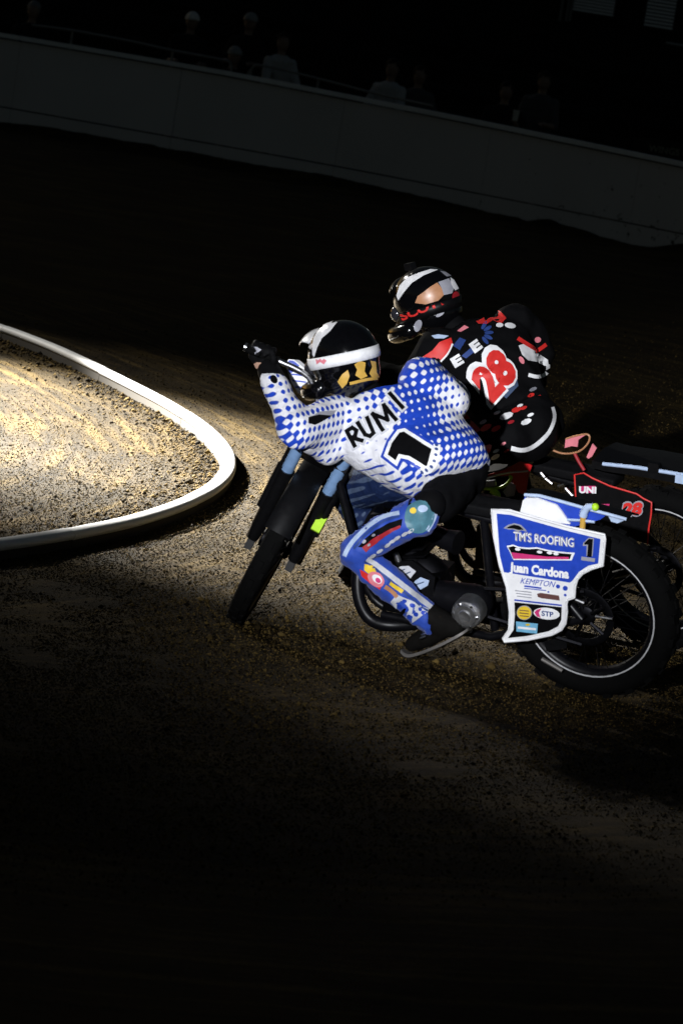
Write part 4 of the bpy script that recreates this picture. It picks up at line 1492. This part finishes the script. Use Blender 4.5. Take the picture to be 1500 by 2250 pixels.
    mb.limb([at(990, 1070, 14.42), at(960, 1105, 14.32)], [.09, .075])
    mb.xf(L)
    link('trouser_seat', remesh(mb, 'trouser_seat', .0115, 5, .003, .06, 4), BTROUSER, root)
    mb = MB()
    mb.limb([at(926, 1130, 14.25), lt2, lk], [.064, .062, .056])
    mb.ball(at(922, 1136, 14.25), .068)
    mb.limb([lk, lk * .62 + la * .38, la], [.056, .059, .050])
    mb.xf(L)
    tr = link('trousers', remesh(mb, 'trousers', .0105, 4, .0065, .055, 3), TROUSER, root)
    mb = MB().limb([rh, at(860, 1055, 14.66), rk, rk * .55 + ra * .45, ra], [.09, .085, .075, .066, .052]).limb([at(750, 1050, 14.84), at(790, 1105, 14.84)], [.06, .055])
    mb.xf(L)
    me = remesh(mb, 'right_trouser', .0115, 5, .003, .06, 5)
    V = cloth_uv(me, o, rk, S_, D_)
    ink(me, V, [(730, 1040, .45), (760, 1060, .5), (800, 1100, .75), (760, 1100, .55), (860, 1080, .95), (900, 1200, 1.1)])
    link('trouser_leg', me, J1D, root)
    s = Surf(root, tr.data)
    s.stripe('white_piping', [(878, 1127), (841, 1137), (811, 1156), (786, 1179), (767, 1202), (757, 1222)], 9, PALEBLUE, tr)
    s.stripe('dark_piping', [(878, 1134), (845, 1145), (817, 1163), (794, 1185), (777, 1206)], 5, DBLUE, tr)
    s.patch('dark_insert', [(884, 1140), (856, 1149), (826, 1165), (802, 1184), (786, 1202), (800, 1203), (822, 1186), (852, 1168), (882, 1155)], BLACK, tr, .003)
    s.stripe('red_piping', [(880, 1156), (849, 1171), (824, 1188), (800, 1208)], [5, 13], DRED, tr, .004)
    for k in range(7):
        t = k / 6
        P_ = catmull([(902, 1166, 0), (872, 1181, 0), (851, 1197, 0), (818, 1221, 0)], 6)
        a = P_[int(t * (len(P_) - 1))]
        s.disc('edge_print', a[:2], 8.5, 3.6, PALEGREY, tr, .0035, -32, 8)
    for a in ((800, 1190), (822, 1176), (812, 1197)):
        s.disc('edge_print', a, 5, 3, GREY, tr, .0045, -32, 8)
    s.disc('hip_badge', (921, 1136), 32, 36, TEAL, tr, .003, 20)
    s.disc('hip_badge', (908, 1122), 7, 6, YELLOW, tr, .0045)
    s.disc('hip_badge', (928, 1118), 10, 7, PALEBLUE, tr, .0045)
    s.stripe('white_piping', [(945, 1092), (957, 1110), (952, 1140), (938, 1166)], 8, PALEBLUE, tr)
    s.stripe('white_piping', [(806, 1227), (850, 1260), (917, 1312), (946, 1335)], 11, PALEGREY, tr, .0035)
    s.stripe('dark_piping', [(800, 1232), (846, 1268), (912, 1322), (938, 1342)], 4, DBLUE, tr, .0035)
    s.patch('logo_print', [(800, 1238), (820, 1244), (826, 1258), (812, 1262), (800, 1252)], YELLOW, tr, .0035)
    s.patch('logo_print', [(790, 1250), (812, 1262), (825, 1275), (840, 1285), (835, 1295), (815, 1282), (795, 1265)], RED, tr, .0040)
    s.disc('logo_print', (826, 1272), 21, 14, PINK, tr, .0048, 40)
    s.disc('logo_print', (828, 1271), 13, 8, WHITE, tr, .0056, 40)
    s.disc('logo_print', (830, 1274), 7, 5, MAGENTA, tr, .0064, 40)
    s.stripe('logo_print', [(845, 1288), (862, 1300), (872, 1312)], 9, TAN, tr, .0045)
    s.stripe('logo_print', [(855, 1280), (872, 1292), (884, 1300)], 8, YELLOW, tr, .0045)
    s.patch('white_lower_print', [(858, 1322), (872, 1306), (900, 1318), (940, 1338), (938, 1345), (905, 1368), (892, 1362)], PALEGREY, tr, .003)
    for c in ((888, 1320), (905, 1330), (922, 1338), (893, 1338), (912, 1349), (930, 1346), (900, 1354), (878, 1332)):
        s.disc('blue_dot', c, 5.5, 4.5, BLUE, tr, .0045, 30)
    s.disc('black_mark', (884, 1345), 12, 4, BLACK, tr, .005, -50)
    # hip logo at the seat
    hp = remesh(MB().limb([L(at(1030, 1022, 14.46)), L(at(1024, 1070, 14.42))], [.030, .034]), 'hip_pad', .01, 3)
    h_ = link('hip_pad', hp, LEATHER, root)
    s = Surf(root, hp)
    s.stripe('hip_print', [(1030, 1010), (1028, 1040), (1020, 1085)], 26, GREY, h_, .002)
    s.patch('hip_print', [(1012, 1030), (1024, 1024), (1028, 1048), (1018, 1062), (1012, 1050)], MAGENTA, h_, .003)
    for k in range(5):
        s.disc('hip_print', (1034 - k * 2, 1018 + k * 14), 5, 4, DBLUE, h_, .003, 20)
    # boots
    mb = MB().limb([L(at(938, 1352, 14.41)), L(at(968, 1370, 14.42)), L(at(1000, 1380, 14.42))], [.050, .050, .036])
    mb.limb([L(at(975, 1376, 14.42)), L(at(940, 1398, 14.46)), L(at(905, 1416, 14.50))], [.044, .040, .028])
    bt = link('boot', remesh(mb, 'boot', .009, 4), BOOTM, root)
    sole = catmull([L(at(x, y, Y)) for x, y, Y in ((1034, 1378, 14.42), (1015, 1391, 14.42), (975, 1412, 14.45), (930, 1430, 14.49), (900, 1436, 14.51), (884, 1426, 14.52))], 4)
    R = []
    sd_ = np.array([.34, .94, 0])
    for i, p in enumerate(sole):
        w = np.interp(i, [0, 10, 20], [.030, .042, .020])
        R.append([p - sd_ * w, p + sd_ * w, p + sd_ * w - [0, 0, .012], p - sd_ * w - [0, 0, .012]])
    link('steel_shoe', MB().rings(R).mesh('steel_shoe', 30), STEELSHOE, bt)
    lace = MB()
    for k in range(4):
        lace.tube([L(at(922 + k * 3, 1403 - k * 7, 14.39)), L(at(934 + k * 2, 1398 - k * 7, 14.40))], .004, 6)
    link('shoe_buckle', lace.mesh('shoe_buckle'), CHROME, bt)
    boot(root, o, ra, ra + np.array([-.15, .05, -.05]), BOOTM, rk - ra)
    # gloves
    g = hand(root, o, gl, axl, lw, LEATHER)
    hand(root, o, gr, -axl, rw, LEATHER)
    s = Surf(root, g.data)
    s.patch('knuckle_print', [(533, 766), (548, 760), (566, 763), (574, 768), (562, 778), (548, 776), (538, 780)], GREY, g, .002)
    s.disc('knuckle_print', (538, 764), 5, 4, PALEBLUE, g, .003)
    s.patch('bare_wrist', [(553, 802), (565, 796), (580, 797), (585, 803), (572, 809), (556, 809)], SKIN, g, .003)
    # helmet
    hm, A, W, pk, st = helmet(root, o, head, (-.52, .85, -.16), -.26 * _R + .97 * _U, SHELL, WHITE, peak_m=SHELLW)
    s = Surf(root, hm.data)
    s.patch('gold_lettering', [(742, 838), (752, 822), (764, 812), (768, 826), (762, 842), (752, 852)], GOLD, hm, .003)
    s.patch('gold_lettering', [(778, 800), (790, 792), (802, 796), (800, 816), (806, 826), (792, 832), (780, 824), (784, 812)], GOLD, hm, .003)
    s.patch('gold_lettering', [(812, 792), (824, 794), (826, 818), (832, 828), (818, 832), (810, 820), (816, 806)], GOLD, hm, .003)
    s.stripe('gold_lettering', [(768, 842), (800, 834), (828, 830)], 6, GOLD, hm, .003)
    s.patch('side_highlight_print', [(668, 740), (692, 726), (716, 712), (732, 706), (716, 728), (698, 742), (686, 764), (680, 782), (672, 762)], SHELLW, hm, .003)
    s.patch('side_highlight_print', [(687, 760), (690, 742), (704, 724), (722, 713), (742, 708), (726, 728), (708, 744), (698, 764), (692, 784), (688, 780)], SHELLW, hm, .0035)  # white print that also paints the bright highlight on the helmet's left
    s.stripe('rear_piping', [(800, 712), (818, 730), (828, 752), (832, 772)], 6, GREY, hm, .003)
    s = Surf(root, st.data)
    s.patch('strap_print', [(694, 788), (704, 780), (712, 788), (718, 792), (712, 800), (704, 795), (696, 800)], PINK, st, .002)


def rider2():
    pelvis = at(1150, 940, 15.85)
    o = np.array([pelvis[0], pelvis[1], 0.0])
    root = thing('person', o, 'rider in black and red jersey number 28 crouched on the farther bike', 'person', 'two riders racing side by side')
    L = lambda p: p - o
    ls, rs = at(968, 768, 16.02), at(1128, 712, 16.16)
    neck, head = at(1000, 722, 16.16), at(938, 666, 16.22)
    le, re_ = at(905, 850, 16.0), at(1180, 772, 16.24)
    lw, rw = at(850, 890, 16.3), at(1130, 860, 16.60)
    gl = O2 + M2 @ S2((.985, .355, .95))
    gr = O2 + M2 @ S2((.985, -.355, .95))
    lw, rw = gl + unit(le - gl) * .09, gr + unit(re_ - gr) * .09
    lh, rh = at(1115, 960, 15.76), at(1185, 930, 15.98)
    lk, la = at(950, 985, 15.98), at(1010, 1160, 15.9)
    rk, ra = at(1080, 960, 16.4), at(1150, 1110, 16.3)
    S_ = unit(rs - ls)
    D_ = unit(pelvis - (ls + rs) / 2)
    Nn = unit(np.cross(S_, D_))
    if Nn[1] > 0:
        Nn = -Nn
    mid = (ls + rs) / 2
    mb = MB()
    loft(mb, [(mid, S_ * .15, Nn * .07), (mid * .6 + pelvis * .4, S_ * .14, Nn * .09), (pelvis, S_ * .13, Nn * .09)])
    mb.limb([neck, head], [.055, .06])
    mb.ball(head, (.075, .09, .11))
    for ch in ([ls, le, lw], [rs, re_, rw]):
        mb.limb(ch, [.055, .042, .030])
    for ch in ([lh, lk, la], [rh, rk, ra]):
        mb.limb(ch, [.075, .055, .042])
    mb.xf(L)
    link('body', remesh(mb, 'body', .014, 4), BTROUSER, root)
    sc = lambda x, y, Y, hw, dp: (at(x, y, Y), S_ * hw, Nn * dp)
    mb = MB()
    loft(mb, [sc(1018, 722, 16.12, .06, .055), sc(1030, 730, 16.11, .13, .08), sc(1045, 745, 16.09, .20, .10), sc(1062, 775, 16.05, .205, .12), sc(1082, 815, 16.0, .190, .135),
              sc(1103, 860, 15.94, .170, .13), sc(1120, 895, 15.90, .155, .125), sc(1132, 915, 15.87, .150, .125)], 24, 2.3)
    mb.limb([ls, le, lw], [.09, .07, .044])
    mb.limb([rs, at(1158, 738, 16.20), re_, re_ * .5 + rw * .5, rw], [.086, .078, .072, .060, .045])
    mb.xf(L)
    me = remesh(mb, 'jersey', .0115, 5, .006, .10, 21)
    js = link('jersey', me, JBLACK, root, label='black racing jersey with red panels and number 28')
    s = Surf(root, me)
    s.text('number_print', '28', (1072, 892), (1140, 815), 84, WHITE, js, .003, .10, (-.62, -.78))
    s.text('number_print', '28', (1077, 887), (1137, 818), 74, RED, js, .0045, .06, (-.62, -.78))
    s.patch('grey_flash', [(1042, 815), (1080, 772), (1078, 790), (1055, 812)], SLATE, js, .002)
    s.patch('grey_flash', [(1102, 868), (1134, 830), (1138, 848), (1112, 876)], SLATE, js, .002)
    s.patch('red_panel', [(920, 790), (950, 770), (965, 752), (990, 742), (994, 756), (985, 774), (970, 792), (962, 786), (950, 795), (930, 800)], RED, js, .003)
    s.stripe('white_piping', [(994, 756), (984, 778), (968, 794)], 4, WHITE, js, .004)
    s.disc('black_mark', (948, 793), 12, 6, BLACK, js, .0045, -30)
    s.patch('red_panel', [(952, 806), (968, 800), (972, 812), (958, 818)], RED, js, .003)
    s.patch('red_panel', [(1042, 700), (1055, 684), (1080, 680), (1100, 684), (1112, 700), (1100, 712), (1082, 704), (1070, 712), (1050, 712)], RED, js, .003)
    s.disc('black_mark', (1086, 692), 9, 7, BLACK, js, .0045)
    s.disc('white_mark', (1097, 715), 8, 5, WHITE, js, .003)
    s.disc('white_mark', (1120, 716), 12, 6, WHITE, js, .003, 10)
    for a in range(-60, 80, 28):
        c = (1052 + 22 * math.cos(rad(a)), 733 + 20 * math.sin(rad(a)))
        s.disc('blue_flash', c, 10, 4, DBLUE, js, .003, a)
    s.patch('blue_flash', [(1014, 782), (1035, 764), (1044, 772), (1024, 788)], DBLUE, js, .003)
    s.patch('blue_flash', [(995, 760), (1010, 742), (1024, 748), (1010, 770)], DBLUE, js, .003)
    s.text('name_lettering', 'E', (1000, 808), (1020, 796), 22, WHITE, js, .004, .06)
    s.text('name_lettering', 'E', (1042, 776), (1060, 763), 22, WHITE, js, .004, .06)
    s.patch('collar_print', [(948, 738), (962, 735), (985, 738), (975, 744), (955, 744)], PALEBLUE, js, .003)
    s.patch('collar_print', [(1004, 728), (1020, 715), (1030, 720), (1012, 730)], PINK, js, .003)
    # right sleeve
    s.patch('white_sleeve_print', [(1138, 760), (1150, 756), (1182, 776), (1202, 790), (1204, 806), (1192, 802), (1178, 795), (1158, 792), (1146, 780)], WHITE, js, .003)
    s.stripe('red_piping', [(1136, 744), (1156, 757), (1178, 770), (1198, 756)], 9, RED, js, .0045, 0)
    s.stripe('white_piping', [(1202, 800), (1200, 818), (1182, 828), (1160, 824)], 8, WHITE, js, .003)
    s.disc('pink_mark', (1180, 746), 7, 6, PINK, js, .003)
    s.disc('pink_mark', (1145, 792), 5, 9, PINK, js, .004, -30)
    # trousers
    mb = MB()
    loft(mb, [sc(1125, 905, 15.90, .145, .12), sc(1145, 935, 15.86, .160, .135), sc(1155, 960, 15.84, .140, .12)], 20)
    mb.ball(at(1158, 945, 15.83), .125)
    mb.limb([lh, lh * .5 + lk * .5, lk], [.105, .092, .07])
    mb.limb([lk, la], [.068, .055])
    mb.limb([rh, rk, ra], [.10, .075, .055])
    mb.xf(L)
    me = remesh(mb, 'trousers', .0115, 14, .004, .07, 31)
    sj = s
    tr = link('trousers', me, BTROUSER, root)
    s = Surf(root, me)
    # hem print
    for c, w_, m in (((1092, 908), 8, WHITE), ((1112, 915), 16, WHITE), ((1134, 901), 12, RED), ((1150, 897), 8, RED), ((1142, 892), 7, WHITE), ((1165, 868), 8, RED), ((1175, 880), 10, WHITE), ((1182, 870), 6, RED), ((1122, 928), 8, DRED), ((1155, 927), 13, WHITE), ((1165, 912), 8, WHITE), ((1170, 856), 9, GREY)):
        (s if c[1] > 885 else sj).disc('hem_print', c, w_, w_ * .45, m, tr if c[1] > 885 else js, .003, -22, 8)
    s.stripe('white_piping', [(1122, 984), (1150, 988), (1180, 974), (1205, 948), (1216, 918), (1212, 895)], [10, 7], WHITE, tr, .004)
    s.patch('red_panel', [(995, 925), (1015, 912), (1040, 928), (1058, 945), (1040, 955), (1015, 945)], DRED, tr, .003)
    for c, w_, m in (((1062, 928), 9, GREY), ((1068, 940), 14, RED), ((1090, 942), 12, RED), ((1068, 985), 15, PINK), ((1068, 992), 12, RED), ((1090, 990), 8, PALEBLUE), ((1088, 1003), 11, WHITE), ((1105, 975), 7, PINK), ((1112, 990), 6, DRED)):
        s.disc('trouser_print', c, w_, w_ * .45, m, tr, .003, -28, 8)
    boot(root, o, la, la + np.array([-.16, .04, -.06]), BOOTM, lk - la)
    boot(root, o, ra, ra + np.array([-.16, .04, -.06]), BOOTM, rk - ra)
    gl = O2 + M2 @ S2((.985, .355, .95))
    gr = O2 + M2 @ S2((.985, -.355, .95))
    ax = unit(O2 + M2 @ S2((.985, .41, .943)) - gl)
    hand(root, o, gl, ax, lw, LEATHER)
    hand(root, o, gr, -ax, rw, LEATHER)
    hm, A, W, pk, st = helmet(root, o, head, (-.66, .70, -.28), -.37 * _R + .93 * _U, SHELL, BLACKP, peak_m=SHELL, peak=.06, strap_z=-.028)
    s = Surf(root, hm.data)
    s.patch('white_flash', [(872, 650), (878, 628), (895, 610), (920, 600), (945, 592), (962, 593), (930, 606), (905, 622), (888, 642), (876, 660)], WHITE, hm, .003)
    s.patch('tan_flash', [(912, 665), (918, 650), (930, 642), (945, 630), (960, 621), (970, 634), (974, 648), (962, 660), (935, 668)], TAN, hm, .003)
    s.patch('grey_flash', [(962, 620), (985, 612), (996, 630), (992, 644), (974, 648), (970, 634)], GREY, hm, .003)
    s.patch('white_flash', [(988, 610), (996, 616), (1006, 634), (998, 638), (990, 626)], WHITE, hm, .0035)
    s.patch('grey_flash', [(966, 596), (978, 598), (990, 606), (980, 608)], GREY, hm, .003)
    s.disc('side_flash', (918, 715), 8, 14, GREY, hm, .003, 25)
    s.disc('side_flash', (966, 690), 10, 4, GREY, hm, .003, -30)
    s.disc('red_flash', (1000, 652), 8, 12, DRED, hm, .003)
    s2 = Surf(root, st.data)
    t = s2.text('strap_lettering', 'SCOTT', (884, 704), (982, 664), 17, RED, st, .003, .04)
    link('helmet_camera', MB().box(L(W(.06, .02, .155)), (.020, .014, .014), A).tube([L(W(.06, .02, .12)), L(W(.06, .02, .15))], .01, 8).mesh('helmet_camera'), BLACKP, hm)


rider1()
rider2()


# ---------------------------------------------------------------- spectators
def spectator(px, py, Y, label, shirt, hair, cap=None, turn=0.0, lean=0.0, hold=None):
    hd = at(px, py, Y)
    seated = hd[2] < 1.62
    floor = hd[2] - (1.28 if seated else 1.66)
    o = np.array([hd[0], hd[1], floor])
    root = thing('person', o, label, 'person', 'spectators behind the wall')
    R = rotm((0, 0, 1), turn)
    b = lambda x, y, z: R @ np.array([x, y, z])
    H = hd[2] - floor
    sh, hip = H - .205, H - .76
    lx = lean
    mb = MB()
    c = lambda z, l=1.0: np.array([0, lx * (1 - (z - hip) / (sh - hip)) * l, z])
    loft(mb, [(c(sh + .03), b(.07, 0, 0), b(0, .06, 0)), (c(sh - .04), b(.19, 0, 0), b(0, .10, 0)), (c((sh + hip) / 2), b(.17, 0, 0), b(0, .11, 0)), (c(hip), b(.16, 0, 0), b(0, .11, 0))], 16)
    mb.limb([c(sh), (0, 0, H - .10)], [.055, .055], 10)
    mb.ball((0, -.01, H), (.082, .098, .122), 14, 10, R)
    mb.limb([b(0, -.095, H - .02), b(0, -.108, H - .025)], [.014, .012], 8)
    mb.limb([b(0, -.085, H - .065), b(0, -.09, H - .065)], [.02, .014], 8)
    for s_ in (-1, 1):
        mb.ball(b(s_ * .074, .0, H - .01), (.012, .018, .028), 8, 6, R)
        hnd = b(s_ * .16, -.34, hip + .22)
        if hold and s_ == 1:
            hnd = b(.12, -.30, hip + .42)
        el = b(s_ * .25, -.10, hip + .20)
        mb.limb([c(sh - .06) + b(s_ * .18, 0, 0), el, hnd], [.055, .043, .032], 10)
        for k in range(4):
            mb.limb([hnd + b(-.02 + .013 * k, -.03, .01), hnd + b(-.02 + .013 * k, -.075 + .006 * abs(k - 1), -.005), hnd + b(-.02 + .013 * k, -.08, -.035)], [.010, .009, .008], 6)
        mb.limb([hnd + b(-.03 * s_, -.01, .01), hnd + b(-.045 * s_, -.055, 0)], [.011, .009], 6)
        kn = c(hip) + b(s_ * .10, -.40, -.04) if seated else b(s_ * .10, -.03, hip * .52)
        ft = b(s_ * .10, -.38 if seated else 0, .07)
        mb.limb([c(hip) + b(s_ * .09, 0, -.02), kn, ft, ft + b(0, -.16, -.02)], [.085, .062, .045, .035], 10)
    body = link('body', remesh(mb, 'body', .014, 3), SKIN_D, root)
    mb = MB()
    loft(mb, [(c(sh + .035), b(.085, 0, 0), b(0, .075, 0)), (c(sh - .04), b(.205, 0, 0), b(0, .115, 0)), (c((sh + hip) / 2), b(.19, 0, 0), b(0, .13, 0)), (c(hip - .05), b(.18, 0, 0), b(0, .13, 0))], 16)
    for s_ in (-1, 1):
        el = b(s_ * .25, -.10, hip + .20)
        mb.limb([c(sh - .06) + b(s_ * .18, 0, 0), el], [.068, .058], 10)
    link('shirt', remesh(mb, 'shirt', .016, 3, .005, .09, px), shirt, root)
    if cap:
        mb = MB()
        R_ = []
        for t in np.linspace(0, 1.45, 8):
            R_.append([b(.100 * math.cos(t) * math.cos(a), .112 * math.cos(t) * math.sin(a), H + .020 + .115 * math.sin(t)) for a in np.linspace(0, 2 * math.pi, 18, endpoint=False)])
        mb.rings(R_)
        mb.prism([b(.075 * math.cos(a), -.085 + .085 * math.sin(a), H + .030) for a in np.linspace(math.pi, 2 * math.pi, 9)], (0, 0, .008))
        link('cap', mb.mesh('cap', 50), cap, root)
    else:
        link('hair', remesh(MB().ball((0, .012, H + .030), (.093, .106, .106), 14, 10, R), 'hair', .014, 2, .006, .03, 2), hair, root)
    if hold:
        p = o + b(.12, -.385, hip + .42)
        cupt = link('drink_cup', MB().lathe((0, 0, 0), (0, 0, 1), [(.001, 0), (.030, 0), (.042, .13), (.045, .135), (.040, .135), (.028, .012), (.001, .012)], 20).mesh('drink_cup'), hold, None,
                    'white paper cup held up by the spectator in front of the stand', 'cup')
        cupt.location = p


SKIN_D = mat('spectator_skin', (.16, .10, .075), .6)
HAIR = mat('dark_hair', (.012, .010, .009), .6)
GREYHAIR = mat('grey_hair', (.12, .12, .12), .6)
CAPW = mat('pale_cap', (.55, .54, .52), .7)
CAPG = mat('grey_cap', (.20, .20, .20), .7)
SHG = mat('pale_shirt', (.30, .30, .31), .8)
SHD = mat('black_shirt', (.012, .012, .014), .8)
SHM = mat('dark_grey_shirt', (.035, .035, .04), .8)
CUPM = mat('cup_paper', (.42, .42, .40), .6)
spectator(74, 22, 55.3, 'spectator with dim grey hair at the top left corner', SHD, GREYHAIR, None, .3)
spectator(422, 46, 55.0, 'spectator in a pale cap behind the wall', SHD, HAIR, CAPW, .1)
spectator(550, 48, 54.8, 'spectator in a dark shiny cap right of the pale capped one', SHD, HAIR, CAPG, -.2)
spectator(515, 122, 54.0, 'small spectator in a grey cap peering just over the wall', SHD, HAIR, CAPG, .2)
spectator(622, 92, 54.2, 'spectator in a pale grey top leaning on the rail', SHG, HAIR, None, .6, .15)
spectator(862, 150, 53.2, 'spectator in a light shirt beside the rail end', SHG, HAIR, None, -.5, .1)
spectator(922, 165, 53.6, 'dark dressed spectator right of the light shirted one', SHM, HAIR, None, .4)
spectator(1112, 200, 52.2, 'dark dressed spectator holding a white cup', SHD, HAIR, None, .1, 0, CUPM)
spectator(1195, 178, 53.0, 'dark haired spectator in the row behind the cup holder', SHM, HAIR, None, -.3)
